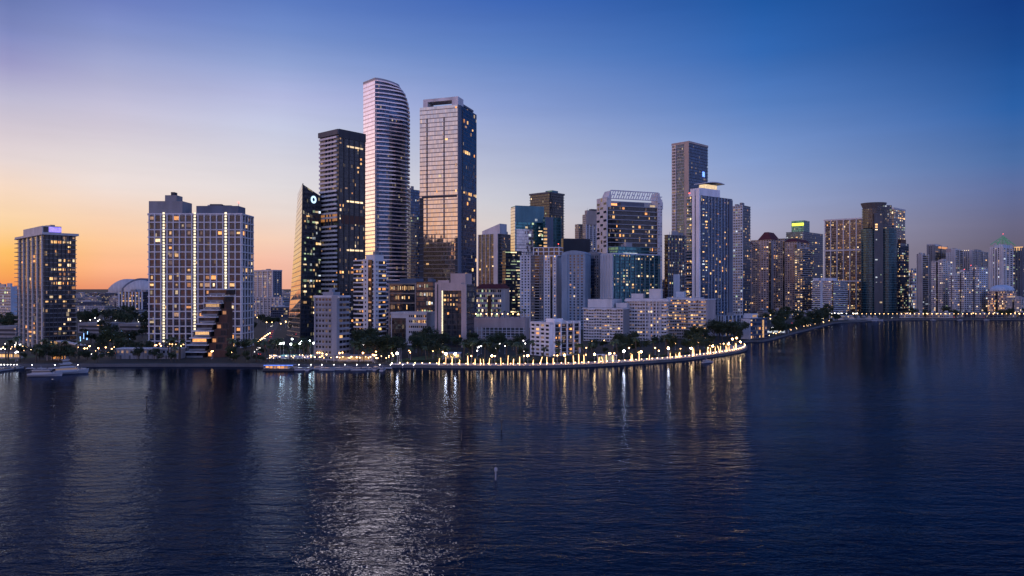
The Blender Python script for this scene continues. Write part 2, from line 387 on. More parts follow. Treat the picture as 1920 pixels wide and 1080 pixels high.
# 3: stepped terraces
T = Tower('stepped_block', 'stepped terrace building climbing in front of the white grid tower, brown sides', 'apartment building')
Y3 = 462
xs = [(392, 424), (388, 420), (383, 414), (378, 409), (373, 404), (368, 399), (363, 395), (358, 390), (353, 386), (348, 382)]
h3 = (PZ(540, Y3) - G) / 10
T.at(*PX(373, Y3))
base_back = PX(427, Y3 + 9)
for i, (x0, x1) in enumerate(xs):
    z1 = (10 - i) * h3; z0 = z1 - h3
    d = Y3 - .6 * i
    pl = [PX(x0, d), PX(x1, d), (PX(x1, d)[0] + 1, d + 13), (PX(x0, d)[0], d + 13)]
    g = T.pvol(pl, z0 + .02, z1 - .55, 'core_d', name='terrace_glazing')
    T.slabs(g, 1, .8, .65, 'white', 'terrace'); T.panel(g, 3, 0, 1, .0, .99, 'grey', 'end_wall', .3); T.panel(g, 0, .05, .95, 0, .3, 'grey', 'balustrade', .4)
    if i in (2, 6, 7): T.panel(g, 0, .1, .9, .3, .8, 'warm' if i != 7 else 'amber', 'window', .08)
    w1 = PX(426 - max(0, 3 - i) * 1.5, d + 3)[0]
    if w1 > PX(x1, d)[0] + 1.5:
        T.pvol([(PX(x1, d)[0] + 1.1, d + 2.5), (w1, d + 2.5), (w1, d + 12), (PX(x1, d)[0] + 1.1, d + 12)], z0, z1, 'brown', name='brick_wall')
        if 5 <= i <= 8: link('dark_glazing', MB().box(0, 0, 0, 4.2, .1, h3 * .8).mesh('dark_glazing', ['core_d']), T.root, (PX(x1 + 22, d)[0] - T.o[0], d + 2.43 - T.o[1], z0 + h3 / 2))
        if i in (3, 5, 7, 9):
            link('window', MB().box(0, 0, 0, 2.2, .12, 2.2).mesh('window', ['amber']), T.root, (PX(x1 + 9, d)[0] - T.o[0], d + 2.42 - T.o[1], z0 + 1.8))
T.done()
# 4: far apartment pair behind
T = Tower('apartment_block', 'pale apartment block far behind the park between grid tower and glass wedge', 'apartment block', cap=50)
v = T.vol(474, 512, 528, 35, 1250, 508, 'farwin'); T.piers(v, 3, 4, 2, 1, 'white'); T.piers(v, 0, 3, 2.4, 1, 'slate'); T.lit(v, 3, 9, 12, .06); T.parapet(v, 2, .8, 'pale'); T.kit(v, 3); T.done()
T = Tower('apartment_block', 'low white apartment slab at the foot of the pale block behind the park', 'apartment block', cap=40)
v = T.vol(474, 530, 540, 15, 1100, 557, 'farwin', wr=20); T.piers(v, 3, 8, 1.6, 1, 'pale'); T.slabs(v, 6, .6, .6, 'pale'); T.lit(v, 3, 16, 6, .1); T.done()
# 5: glass wedge
T = Tower('wedge_tower', 'slanted glass wedge office tower with a white ring of light on its dark face', 'office tower', cap=60)
Y5 = 640; zt = PZ(345, Y5) - G; zs = PZ(358, Y5) - G
def R5(px, dy): return (px - 960) / F * (Y5 + dy), Y5 + dy
C5 = R5(567, 0); Rr = R5(602, 22); L5 = R5(558, 26); B5 = (Rr[0] - 12, Rr[1] + 26)
L0 = R5(537, 34); C0 = R5(562, 0); B0 = (B5[0] - 4, B5[1] + 4)
T.at(*C5); q = lambda p, z: (p[0] - T.o[0], p[1] - T.o[1], z)
rings = []
for k in range(13):
    f = k / 12; w = lambda a, b: (a[0] + (b[0] - a[0]) * f ** .8, a[1] + (b[1] - a[1]) * f ** .8)
    zz = lambda top: top * f
    rings.append([q(w(C0, C5), zt * f), q(w(R5(602, 24), Rr), (zs - 2) * f), q(w(B0, B5), zs * f), q(w(L0, L5), (zt - 6) * f)])
me = MB().loft(rings, 0, 1)
for fi in range(len(me.f) - 2):
    me.m[fi] = (0, 0, 0, 2)[fi % 4]
link('glazing', me.mesh('glazing', ['office', 'roof', 'mirror2']), T.root)
vv = Vol(); vv.poly = [(q(C5, 0)[0], q(C5, 0)[1]), q(Rr, 0)[:2], q(B5, 0)[:2], q(L5, 0)[:2]]; vv.z0, vv.z1 = 0, zs
p_, t_, n_, L_, a_ = T.edge(vv, 0)
T.lit(vv, 0, 6, 27, .42, PAL_OFF, wf=1.05, hf=.42, f0=.06, rows=lambda r, c: 0 if r > .86 or r < .1 else R.choice((.15, .6, 1.5)))
link('corner_fin', MB().loft([[q(C0, 0), (q(C0, 0)[0] + 1, q(C0, 0)[1] - .4, 0), (q(C0, 0)[0] + .5, q(C0, 0)[1] - 1.2, 0)], [q(C5, zt + .5), (q(C5, 0)[0] + 1, q(C5, 0)[1] - .4, zt + .5), (q(C5, 0)[0] + .5, q(C5, 0)[1] - 1.2, zt + .5)]], 0, 0).mesh('corner_fin', ['dark']), T.root)
xy = p_ + t_ * L_ * .58 + n_ * .6; mb = MB(); rg = []
for k in range(24):
    t = k * math.pi / 12; rg.append([((r) * math.cos(t), y, (r) * math.sin(t)) for r, y in ((3.3, 0), (3.3, .5), (1.9, .5), (1.9, 0))])
mb.loft(rg + [rg[0]], 0, 0, False)
link('ring_sign', mb.mesh('ring_sign', ['ring']), T.root, (xy.x, xy.y, PZ(371, Y5) - G), a_)
T.done()
# 6: narrow white block by the water
T = Tower('white_apartment_block', 'narrow white apartment block at the water with a blank central wall', 'apartment block')
v = T.vol(590, 634, 655, 22, 437, 557, 'shaded', name='wall'); n = 12
T.slabs(v, n, .55, .3, 'shaded', 'ledge', edges=[3], span=(0, .72)); T.panel(v, 3, .76, .98, 0, 1.02, 'shaded', 'blank_wall', .9)
T.lit(v, 3, 5, n, .0, dark='pane', f0=.02, f1=.72, wf=.6, hf=.42); T.slabs(v, n, 1.3, .55, 'shaded', 'balcony', edges=[0], span=(.1, 1)); T.lit(v, 0, 3, n, .03, PAL_AMB, dark='pane', f0=.1, wf=.85, hf=.5)
T.panel(v, 3, 0, .06, 0, 1, 'shaded', 'corner_pier', .6); a = T.box(v, (.3, .75, .2, .8), v.z1 + .01, 3, 'shaded', 'penthouse'); T.box(a, (.3, .6, .3, .7), a.z1 + .01, 2, 'shaded'); T.parapet(v, .9, .5); T.done()
# 7: dark tower with white balcony bands
T = Tower('banded_tower', 'dark tower with white balcony bands on its west face, orange lit middle storey', 'tower', cap=100)
v = T.vol(600, 635, 685, 40, 650, 246, 'core_d'); n = 46
T.slabs(v, n, 1.3, 1.7, 'white', 'balcony', edges=[3], span=(0, .93), skip=(26,)); T.slabs(v, n, .25, .3, 'char', 'floor_slab', skip=(26,))
T.piers(v, 3, 2, 1.2, .9, 'dark', f0=.33, f1=.66); T.piers(v, 0, 5, .8, .5, 'dark', f1=.97)
T.panel(v, 3, .04, .92, .565, .6, 'amber', 'sky_lobby', .25); T.panel(v, 0, .1, .95, .553, .595, 'brown', 'sky_lobby', .3)
T.lit(v, 0, 9, n, .075, PAL_RES, rows=lambda r, c: 1.5 if r < .7 else .5); T.lit(v, 3, 5, n, .02, PAL_AMB)
for sp in (.42, .66, .93): T.panel(v, 0, .3, .9, sp, sp + .008, 'cream', 'lit_band', .3)
T.panel(v, 3, -.03, 1.02, .985, 1.01, 'char', 'crown_beam', 1.6); T.panel(v, 0, 0, 1.01, .97, 1.012, 'dark', 'crown_wall', .5); T.kit(v, 3, (2, 3), ('dark', 'char')); T.done()
# 8: the tallest, curved tower
T = Tower('curved_tower', 'tallest tower with rippling white balcony edges and a mirror glass west face, rounded top', 'tower')
Y8 = 720; n = 62; zt = PZ(150, Y8) - G; C = PX(703, Y8); T.at(*C)
th = math.radians(48); u = Vector((-math.cos(th), math.sin(th))); w = Vector((math.sin(th), math.cos(th))); c = Vector(C)
sL = 21.0; sR = 43.0
def ring8(f, out=0., wav=0.):
    top = max(0, (f - .88) / .12); cut = 11 * top ** 2.3
    ex = sR - cut; lean = 1.2 * f; o = []
    ph = f * 17
    def pt(a, b): p = u * a + w * b; return p
    i_ = .14 if out else 0
    o.append(pt(sL + lean + i_, -i_)); o.append(pt(sL * .5, -i_)); o.append(pt(-i_, -i_))
    m = 16
    for i in range(1, m + 1):
        g = i / m
        bow = math.sin(g * math.pi) ** .7 * 5.5 + out + wav * (.9 * math.sin(ph + g * 7.0) + .6 * math.sin(ph * .6 - g * 11)) * math.sin(g * math.pi)
        o.append(pt(-bow + max(0, g - .8) * 30, ex * g + (out if g > .85 else 0)))
    for i in range(1, 6):
        g = i / 6
        o.append(pt(6 + (sL - 4) * g, ex + out + 2 * math.sin(g * math.pi)))
    o.append(pt(sL + lean + out, ex * .9)); o.append(pt(sL + lean + out, ex * .3))
    return o
zf = lambda f, p: f * zt - (max(0, f - .97) / .03) * max(0, p.dot(w)) * .12
rg = [[(p.x, p.y, zf(f, p)) for p in ring8(f)] for f in [k / 31 for k in range(32)]]
mb = MB().loft(rg, 0, 1); nr = len(rg[0])
for k in range(len(mb.f) - 2):
    if k % nr in (0, 1, nr - 1): mb.m[k] = 2
link('glazing', mb.mesh('glazing', ['bluegl', 'roof', 'mirror2']), T.root)
for k in range(1, n + 1):
    f = k / n; pl = [tuple(p) for p in ring8(f, 1.5, 1.0)]
    me = MB(); b0 = len(me.v)
    z = [zf(f, Vector(p)) for p in pl]; nn = len(pl)
    me.loft([[(p[0], p[1], zz - (.62 if i_ < 3 or i_ > nn - 3 else 1.15)) for i_, (p, zz) in enumerate(zip(pl, z))], [(p[0], p[1], zz) for p, zz in zip(pl, z)]], 0, 0)
    link('balcony', me.mesh('balcony', ['sunset_pink']), T.root, (0, 0, .02))
vv = Vol(); vv.poly = [(0, 0), tuple(w * sR), tuple(w * sR + u * sL), tuple(u * sL)]; vv.z0, vv.z1 = 0, zt
me = MB().loft([[(p.x, p.y, zf(1, p) + .05) for p in ring8(1, .5)], [(p.x, p.y, zf(1, p) + 2.4) for p in ring8(1, .2)]], 0, 0); link('crown', me.mesh('crown', ['metal']), T.root)
T.piers(vv, 0, 8, .5, 1.2, 'pale', 'balcony_divider', f0=.02, f1=.3, zf=(0, .9)); T.done()
# 9: slim dark tower in the gap
T = Tower('slim_tower', 'slim dark blue tower seen in the gap between the two tallest towers', 'tower', cap=50)
v = T.vol(760, 770, 789, 42, 960, 355, 'bluegl'); T.slabs(v, 44, .6, .5, 'slate'); T.lit(v, 0, 5, 44, .07, PAL_COOL); T.kit(v, 2); T.done()
# 10: the mirror glass tower with white crown frame
T = Tower('mirror_tower', 'mirror glass tower with a white open frame on its roof, orange sky in its panes', 'office tower', cap=70)
Y10 = 690
v = T.vol(787, 858, 893, 19, Y10, 196, 'mirror3', name='glazing'); zz = v.z1
T.panel(v, 0, 0, .14, 0, 1, 'slate', 'corner_shaft', 1.0); T.panel(v, 0, .14, 1, 0, 1.004, 'bluegl', 'dark_glazing', .35); T.panel(v, 0, .22, .26, 0, .99, 'dark', 'recess', .4)
for f0 in (.18, .63): 
    T.panel(v, 3, f0, f0 + .032, .42, .95, 'dark', 'recess', .2)
    pp, tt, nn, LL, aa = T.edge(v, 3); me = MB().box(0, 0, 0, LL * .03, .25, 1.0).mesh('balcony', ['metal'])
    for k in range(26):
        xy = pp + tt * LL * (f0 + .016) + nn * .35; link('balcony', me, T.root, (xy.x, xy.y, zz * (.43 + .52 * k / 26)), aa)
T.slabs(v, 40, .8, .6, 'slate', 'balcony', edges=[3], span=(0, .1), k0=2, k1=24); T.slabs(v, 40, .8, .6, 'slate', 'balcony', edges=[3], span=(.94, 1), k0=2, k1=17)
T.panel(v, 3, .0, .1, 0, .6, 'dark', 'recess', .15); T.panel(v, 3, .94, 1, 0, .42, 'dark', 'recess', .15); T.panel(v, 3, .06, .98, .598, .606, 'dark', 'ledge', .5)
T.lit(v, 0, 8, 44, .07, PAL_RES, out=.9, f0=.26); T.lit(v, 3, 12, 44, .012, PAL_RES, out=.3)
for f in (.5, .62, .79): T.lit(v, 0, 8, 44, .55, PAL_RES, out=.9, f0=.26, rows=lambda r, c, f=f: 1 if abs(r - f) < .012 else 0)
c0 = Vector(v.poly[0]); uu = (Vector(v.poly[3]) - c0); ww = Vector(v.poly[1]) - c0
hb = PZ(180, Y10) - G - zz
def post(a0, a1, b0, b1, z0, z1, nm='crown_frame', m='white'):
    T.pvol([tuple(c0 + uu * a + ww * b) for a, b in ((a0, b0), (a0, b1), (a1, b1), (a1, b0))], z0, z1, m, m, nm, False)
post(.0, .16, .02, .3, zz + .01, zz + hb); post(.8, .92, .02, .3, zz + .01, zz + hb * .98); post(.16, .8, .02, .3, zz + hb * .62, zz + hb * .985); post(.17, .79, .12, .3, zz + .01, zz + hb * .2, 'roof_terrace', 'pale'); post(.1, .85, .34, .9, zz + .02, zz + 3, 'plant_room', 'slate')
post(.05, .55, .4, .95, zz + 3.02, zz + 5, 'plant_room', 'slate')
T.done()
# 11: rounded white apartments
T = Tower('rounded_apartment_block', 'white apartment block with rounded corner bands and a central window bay', 'apartment block')
Y11 = 560
v = T.vol(664, 700, 724, 30, Y11, 487, 'core_d'); n = 19
c0 = Vector(v.poly[0]); pl = offset(v.poly, 1.4)
def rnd(poly, r):
    o = []
    for i in range(len(poly)):
        p0, p1, p2 = Vector(poly[i - 1]), Vector(poly[i]), Vector(poly[(i + 1) % len(poly)])
        a = p1 + (p0 - p1).normalized() * r; b = p1 + (p2 - p1).normalized() * r
        for k in range(5):
            t = k / 4; o.append(tuple(a * (1 - t) ** 2 + p1 * 2 * t * (1 - t) + b * t * t))
    return o
me = MB().prism(rnd(pl, 4), -.55, .55, 0, 0).mesh('floor_slab', ['white']); hh = (v.z1 - v.z0) / n
for k in range(1, n + 1): link('floor_slab', me, T.root, (0, 0, k * hh - .4))
T.panel(v, 3, .55, .8, 0, 1.01, 'offwhite', 'wall', 1.55); T.panel(v, 0, .0, .28, 0, 1.01, 'offwhite', 'wall', 1.55); T.panel(v, 3, .8, .99, 0, 1, 'core_d', 'window_bay', 1.6)
T.lit(v, 3, 3, n, .22, PAL_AMB, f0=.08, f1=.55, wf=.9); T.lit(v, 3, 1, n, .35, PAL_AMB, f0=.8, f1=.99, out=1.75, wf=.8, hf=.6); T.lit(v, 0, 2, n, .25, PAL_RES, f0=.3)
T.lit(v, 3, 1, n, 0, dark='pane', f0=.6, f1=.74, out=1.65, wf=.4, hf=.4); T.lit(v, 0, 1, n, 0, dark='pane', f0=.05, f1=.25, out=1.65, wf=.4, hf=.4)
a = T.box(v, (.0, .45, .1, .8), v.z1 + .02, 4, 'offwhite', 'penthouse'); T.box(a, (.1, .4, .2, .6), a.z1 + .01, 2.4, 'grey'); T.done()
# 12: banded offices behind the trees
T = Tower('office_block', 'low office block with cream window bands beside the rounded apartments', 'office block', cap=100)
v = T.vol(729, 781, 812, 20, 600, 531, 'office', wr=22); T.slabs(v, 6, .5, 1.1, 'tan', 'spandrel', edges=[3]); T.piers(v, 3, 2, 1.2, .7, 'beige', skip=(1,))
T.lit(v, 3, 13, 6, .45, ['cream', 'warm', 'dim', 'warm'], wf=.65, hf=.45); T.lit(v, 0, 6, 6, .3, PAL_COOL); T.parapet(v, 1.4, .3, 'slate'); a = T.box(v, (.1, .7, .2, .8), v.z1, 4, 'slate'); T.done()
T = Tower('office_annex', 'dark glass office annex with scattered white windows next to the banded offices', 'office block', cap=60)
v = T.vol(781, 812, 816, 12, 590, 528, 'office', wr=20); T.slabs(v, 7, .3, .5, 'dark'); T.lit(v, 3, 7, 7, .28, PAL_COOL, hf=.45); T.kit(v, 2, (2, 3), ('slate', 'dark')); T.done()
T = Tower('podium_block', 'pale podium with lit upper arcade standing over the dark park trees', 'podium', cap=60)
v = T.vol(733, 800, 818, 16, 552, 588, 'pale', name='wall', wr=20); T.panel(v, 3, .03, .42, .1, .85, 'core_d', 'dark_glazing', .2); T.slabs(v, 6, .4, .35, 'pale', 'ledge', edges=[3], span=(.5, 1))
T.lit(v, 3, 7, 6, .85, ['warm', 'cream', 'amber'], f0=.6, f1=.98, hf=.55, rows=lambda r, c: 1 if .5 < r < .84 else 0); T.lit(v, 3, 9, 6, 0, dark='pane', f0=.5, hf=.4); T.parapet(v, 1, .3, 'pale'); T.done()
# 13: framed bank
T = Tower('framed_office_tower', 'beige framed office tower with dark glass front beside the podium', 'office tower', cap=80)
v = T.vol(818, 874, 882, 14, 535, 533, 'office', wr=20); n = 14
T.panel(v, 3, -.02, .2, 0, 1.03, 'pink', 'frame', 1.8); T.panel(v, 3, .86, 1.02, 0, 1, 'pink', 'frame', 1.6); T.panel(v, 3, .2, .86, .9, 1.025, 'pink', 'frame', 1.6); T.panel(v, 3, .055, .09, 0, 1, 'dark', 'recess', 1.9)
T.panel(v, 3, .205, .225, 0, .9, 'strip', 'light_strip', 1.3)
T.lit(v, 3, 6, n, .5, PAL_AMB, f0=.24, f1=.84, rows=lambda r, c: 1.3 if (.6 < r < .85 and c < .75) else .12); T.slabs(v, n, .3, .3, 'dark', edges=[3], span=(.2, .86)); T.piers(v, 3, 4, .3, .5, 'dark', f0=.2, f1=.86)
a = T.box(v, (.05, .55, .1, .9), v.z1, 8, 'pink', 'penthouse'); T.box(v, (.6, .97, .1, .6), v.z1 + .01, 3, 'pink', 'penthouse'); T.done()
# 14: slanted crown apartments and red roofed offices
T = Tower('apartment_tower', 'grey apartment tower with a slanted pale crown right of the mirror tower', 'apartment tower', cap=80)
v = T.vol(897, 934, 966, 40, 1000, 438, 'core'); n = 28; T.slabs(v, n, .5, .5, 'grey'); T.piers(v, 3, 5, 1.2, .8, 'pale'); T.panel(v, 3, .8, 1.0, 0, 1.0, 'white', 'wall', 1); T.panel(v, 0, .0, .14, 0, 1.0, 'dark', 'wall', .4)
T.slabs(v, n, 1.6, .6, 'pink', 'balcony', edges=[0], span=(.1, .32)); T.lit(v, 3, 6, n, .07, PAL_COOL); T.lit(v, 0, 7, n, .08, PAL_RES, out=.2)
c0 = Vector(v.poly[0]); uu = (Vector(v.poly[3]) - c0); ww = Vector(v.poly[1]) - c0; q = [c0 + uu * a + ww * b for a, b in ((0, .1), (0, .5), (.9, .5), (.9, .1))]
mb = MB(); h0 = (14, 14, 5, 5); mb.loft([[(p.x, p.y, v.z1) for p in q], [(p.x, p.y, v.z1 + h) for p, h in zip(q, h0)]], 0, 0); link('crown', mb.mesh('crown', ['white']), T.root); T.kit(v, 3); T.done()
T = Tower('red_roofed_offices', 'low office building with a dark red roof and yellow lit floors', 'office block', cap=100)
v = T.vol(893, 940, 951, 20, 800, 541, 'pale', name='wall', wr=26); T.lit(v, 3, 14, 8, .42, ['green', 'cream', 'dim', 'green'], dark='pane', wf=.7, hf=.5)
T.panel(v, 3, .46, .6, 0, .82, 'brown', 'stair_tower', .6); r = offset(v.poly, 1); r2 = offset(v.poly, -4); me = MB().prism(r, v.z1, v.z1 + 5, 0, 0, top=r2); link('roof', me.mesh('roof', ['redroof']), T.root); T.done()
# 15-16: teal offices and the dark tower behind
T = Tower('teal_office_tower', 'teal glass office tower with a bright west edge and one vertical row of lit balconies', 'office tower', cap=90)
v = T.vol(958, 966, 1020, 70, 950, 386, 'tealgl'); T.panel(v, 3, 0, 1, .02, .99, 'mirror2', 'mirror_face', .4); T.panel(v, 0, .04, .62, .55, .8, 'mirror', 'mirror_band', .35); T.panel(v, 0, 0, 1, .86, 1.004, 'teal_w', 'crown_wall', .3)
T.slabs(v, 30, .5, .7, 'slate', 'floor_slab', edges=[0], span=(0, .7), k0=3, k1=20); T.panel(v, 0, .05, .75, .4, .425, 'amber', 'lit_band', .7); T.lit(v, 0, 9, 30, .12, ['green', 'cream', 'cool'], rows=low(.3), out=.4)
v2 = T.vol(1018, 1022, 1052, 70, 945, 407, 'tealgl'); T.panel(v2, 0, 0, .5, 0, 1, 'slate', 'wall', .3); T.piers(v2, 0, 3, .4, .5, 'teal_w')
pp, tt, nn, LL, aa = T.edge(v2, 0); me = MB().box(0, 0, 0, 4.5, 1, 2.2).mesh('balcony', ['warm'])
for k in range(15): link('balcony', me, T.root, (pp.x + nn.x, pp.y + nn.y, v2.z1 * (.42 + .5 * k / 15)), aa)
v3 = T.vol(942, 948, 978, 60, 925, 470, 'office'); T.slabs(v3, 24, .4, .5, 'dark'); T.lit(v3, 0, 3, 24, .33, ['green', 'green', 'cream'], wf=1.1, hf=.4); T.lit(v, 0, 4, 40, .1, PAL_OFF); T.done()
T = Tower('dark_tower', 'dark balcony tower with a green lit roof corner behind the teal offices', 'tower', cap=80)
v = T.vol(994, 1030, 1057, 42, 1120, 362, 'core_d'); n = 46; T.slabs(v, n, 1., .5, 'char'); T.lit(v, 3, 8, n, .06, PAL_COOL); T.lit(v, 0, 6, n, .06, PAL_COOL); T.parapet(v, 2, 1.2, 'char')
T.kit(v, 5, (2, 4), ('char', 'dark')); a = T.box(v, (.0, .35, .2, .6), v.z1 + .02, 5, 'teal_w', 'plant_room'); T.panel(a, 3, .3, 1.0, .6, .95, 'crown', 'light_strip', .3); T.done()
# 17: punched white pair and curved pale towers
T = Tower('white_apartment_tower', 'white apartment tower with small punched windows and a grey central bay', 'apartment tower', cap=100)
v = T.vol(975, 1043, 1052, 18, 790, 478, 'bright', name='wall', wr=24); n = 26
T.panel(v, 3, .3, .66, 0, 1.005, 'grey', 'central_bay', .5); T.panel(v, 3, .42, .54, 0, 1.0, 'core_d', 'dark_glazing', .7); T.panel(v, 3, .84, .9, .0, .98, 'core_d', 'dark_glazing', .25)
T.lit(v, 3, 3, n, .03, PAL_RES, dark='pane', f0=.02, f1=.28, wf=.42, hf=.5); T.lit(v, 3, 2, n, .05, PAL_RES, dark='pane', f0=.68, f1=.83, wf=.45, hf=.5); T.lit(v, 3, 3, n, .08, PAL_RES, dark='pane', f0=.31, f1=.42, out=1.1, wf=.35, hf=.4); T.lit(v, 3, 2, n, .03, dark='pane', f0=.55, f1=.65, out=1.1, wf=.4, hf=.4); T.lit(v, 3, 1, n, .1, PAL_RES, dark='pane', f0=.92, f1=1, wf=.4, hf=.4)
T.slabs(v, n, .9, .6, 'pale', 'balcony', edges=[3], span=(.42, .54)); a = T.vol(1000, 1049, 1054, 18, 794, 463, 'core_d', z0=v.z1 + .02, wr=14, name='penthouse'); T.slabs(a, 2, .6, .9, 'bright', k0=0); T.piers(a, 3, 5, .9, .8, 'bright'); T.mast(a, 3, .05, .1); T.done()
def barrel(label, x0, x1, Y, yt, yb_, mat, nc, nr, litp=.03, extra=None):
    T = Tower('curved_roof_tower', label, 'apartment tower', cap=100)
    v = T.vol(x0, x1, x1 + 6, 22, Y, yb_, mat, name='wall', wr=22); T.lit(v, 3, nc, nr, litp, PAL_RES, dark='pane', f0=.3, f1=.95, wf=.4, hf=.5)
    c0 = Vector(v.poly[0]); uu = Vector(v.poly[3]) - c0; ww = Vector(v.poly[1]) - c0; hh = PZ(yt, Y) - PZ(yb_, Y); rg = []
    for k in range(9):
        a = k / 8; z = v.z1 + hh * math.sin(math.pi * (.12 + .76 * a)); p, q = c0 + uu * a, c0 + uu * a + ww
        rg.append([(p.x, p.y, v.z1 - .5), (p.x, p.y, z), (q.x, q.y, z), (q.x, q.y, v.z1 - .5)])
    link('roof', MB().loft(rg, 0, 0).mesh('roof', [mat]), T.root); T.panel(v, 3, .02, .26, 0, 1, mat, 'curved_bay', 1.4); T.panel(v, 3, .6, .64, 0, 1, 'pale', 'fin', .6)
    if extra: extra(T, v)
    return T.done()
barrel('pale blue apartment tower with a barrel top, right of the punched white tower', 1053, 1097, 770, 469, 477, 'blueish', 4, 26)
barrel('darker barrel topped tower with blue glass bays behind the low white flats', 1098, 1124, 800, 471, 479, 'grey', 4, 26, .03, lambda T, v: T.panel(v, 3, .04, .66, 0, .96, 'bluegl', 'dark_glazing', 1.6))
# 18-19
T = Tower('dark_roofed_tower', 'dark flat topped tower between the teal offices and the lattice framed tower', 'tower', cap=50)
v = T.vol(1050, 1056, 1106, 72, 1000, 447, 'core_d'); T.panel(v, 0, 0, 1, .8, 1, 'dark', 'crown_wall', .6); T.slabs(v, 28, .5, .5, 'char', k1=22); T.lit(v, 0, 9, 28, .18, PAL_COOL, rows=lambda r, c: 1 if r < .8 else 0); T.panel(v, 0, .1, .7, .72, .735, 'cream', 'lit_band', .7); T.done()
T = Tower('stepped_white_tower', 'stepped white tower with a pale lit crown left of the lattice framed tower', 'apartment tower', cap=60)
v = T.vol(1078, 1085, 1105, 60, 1200, 420, 'farwin2'); v2 = T.vol(1092, 1098, 1130, 62, 1190, 402, 'farwin'); T.piers(v2, 0, 5, 1.6, 1.4, 'white'); T.panel(v2, 0, 0, 1, .9, 1, 'beige', 'crown_wall', 1.6); v3 = T.box(v2, (.1, .8, .1, .9), v2.z1, 7, 'beige', 'crown'); T.box(v3, (-.1, 1, .3, 1.1), v3.z1 + .01, 2.5, 'char', 'roof_slab'); T.lit(v2, 0, 8, 30, .06); T.mast(v3, 4, .5, .1, False); T.done()
# 20: lattice framed tower
T = Tower('lattice_framed_tower', 'broad dark tower wrapped in a white lattice portal frame with scattered warm windows', 'tower', cap=100)
Y20 = 880
v = T.vol(1127, 1141, 1238, 68, Y20, 385, 'core_d'); n = 26
me = MB().prism(rnd(offset(v.poly, 1.5), 6), -.45, .45, 0, 0).mesh('floor_slab', ['metal']); hh = v.z1 / n
for k in range(1, n + 1): link('floor_slab', me, T.root, (0, 0, k * hh - .4))
T.lit(v, 0, 16, n, .13, PAL_RES, wf=.7)
zc = PZ(357, Y20) - G
T.panel(v, 3, -.3, 1.05, 0, zc - 8, 'offwhite', 'lattice_panel', 1.5, False, 1.6)
vs = Vol(); p0 = Vector(v.poly[3]); p1 = Vector(v.poly[0]); nn = T.edge(v, 3)[2]; dd = (p1 - p0)
vs.poly = [tuple(p1 + dd * .05 + nn * 3.1), (0, 0), (0, 0), tuple(p0 - dd * .3 + nn * 3.1)]; vs.z0, vs.z1 = 0, zc - 8
qq, tt_, nn_, LL_, aa_ = T.edge(vs, 3)
for r_ in range(30):
    for c_ in range(3):
        if (r_ + c_) % 2 == 0 or R.random() < .18:
            tall = R.random() < .3; xy = qq + tt_ * LL_ * (c_ + .5) / 3 + nn_ * .06; T.cells.append((True, (xy.x, xy.y, vs.z1 * (r_ + .5) / 30), aa_, round(LL_ / 3 * (.45 if tall else .85), 1), round(vs.z1 / 30 * (.85 if tall else .55), 1), .12, 'pane'))
pr, tr, nr_, LR, ar = T.edge(v, 0)
T.panel(v, 0, .93, 1.02, 0, zc - 8, 'offwhite', 'lattice_panel', 2.2, False); vq = Vol(); a0 = pr + tr * LR * .93 + nr_ * 2.2; a1 = pr + tr * LR * 1.02 + nr_ * 2.2; vq.poly = [tuple(a0), tuple(a1), (0, 0), (0, 0)]; vq.z0, vq.z1 = 0, zc - 8
T.lit(vq, 0, 2, 44, .45, ['pane'], wf=.5, hf=.5, out=.15)
# open lattice crown, chamfered at both ends
mb = MB(); z0 = PZ(372, Y20) - G
A = pr - tr * LR * .02 + nr_ * 1.5; B = pr + tr * LR * 1.02 + nr_ * 1.5
P3 = lambda f, z: (A.x + (B.x - A.x) * f, A.y + (B.y - A.y) * f, z)
mb.tube(P3(.05, zc), P3(.93, zc), .85, .85, 4); mb.tube(P3(0, z0), P3(1, z0), .7, .7, 4)
k = 0
while k < 22:
    f = k / 22
    mb.tube(P3(f, z0), P3(min(.95, f + .05), zc - (1 if k % 2 else 0)), .85, .75, 4)
    if k % 2: mb.tube(P3(min(.97, f + .035), (z0 + zc) / 2), P3(min(1, f + .08), (z0 + zc) / 2), .75, .75, 4)
    k += 1
link('crown_lattice', mb.mesh('crown_lattice', ['white']), T.root)
b2 = lambda f, z, d: (A.x + (B.x - A.x) * f + nr_.x * -d, A.y + (B.y - A.y) * f - nr_.y * d, z)
mb = MB().loft([[b2(0, zc - 20, 0), b2(-.0, zc - 20, 16), b2(-.0, zc - 8, 16), b2(0, zc - 8, 0)], [b2(.055, zc - 20, 0), b2(.055, zc - 20, 16), b2(.055, zc, 16), b2(.055, zc, 0)]], 0, 0); link('chamfer', mb.mesh('chamfer', ['offwhite']), T.root)
mb = MB().loft([[b2(.93, zc - 20, 0), b2(.93, zc - 20, 16), b2(.93, zc, 16), b2(.93, zc, 0)], [b2(1.02, zc - 20, 0), b2(1.02, zc - 20, 16), b2(1.02, zc - 12, 16), b2(1.02, zc - 12, 0)]], 0, 0); link('chamfer', mb.mesh('chamfer', ['offwhite']), T.root)
link('back_wall', MB().prism([b2(.06, 0, 14)[:2], b2(.92, 0, 14)[:2], b2(.92, 0, 16)[:2], b2(.06, 0, 16)[:2]], v.z1, z0 - 1).mesh('back_wall', ['bluewhite']), T.root)
T.box(v, (.1, .6, .25, .7), v.z1 + .05, 5, 'slate', 'penthouse'); T.panel(v, 0, .07, .18, v.z1 + .1, v.z1 + 3, 'amber', 'roof_bar', .5, False, -3); T.panel(v, 0, .82, .92, v.z1 + .1, v.z1 + 3, 'cream', 'roof_bar', .5, False, -3); T.done()
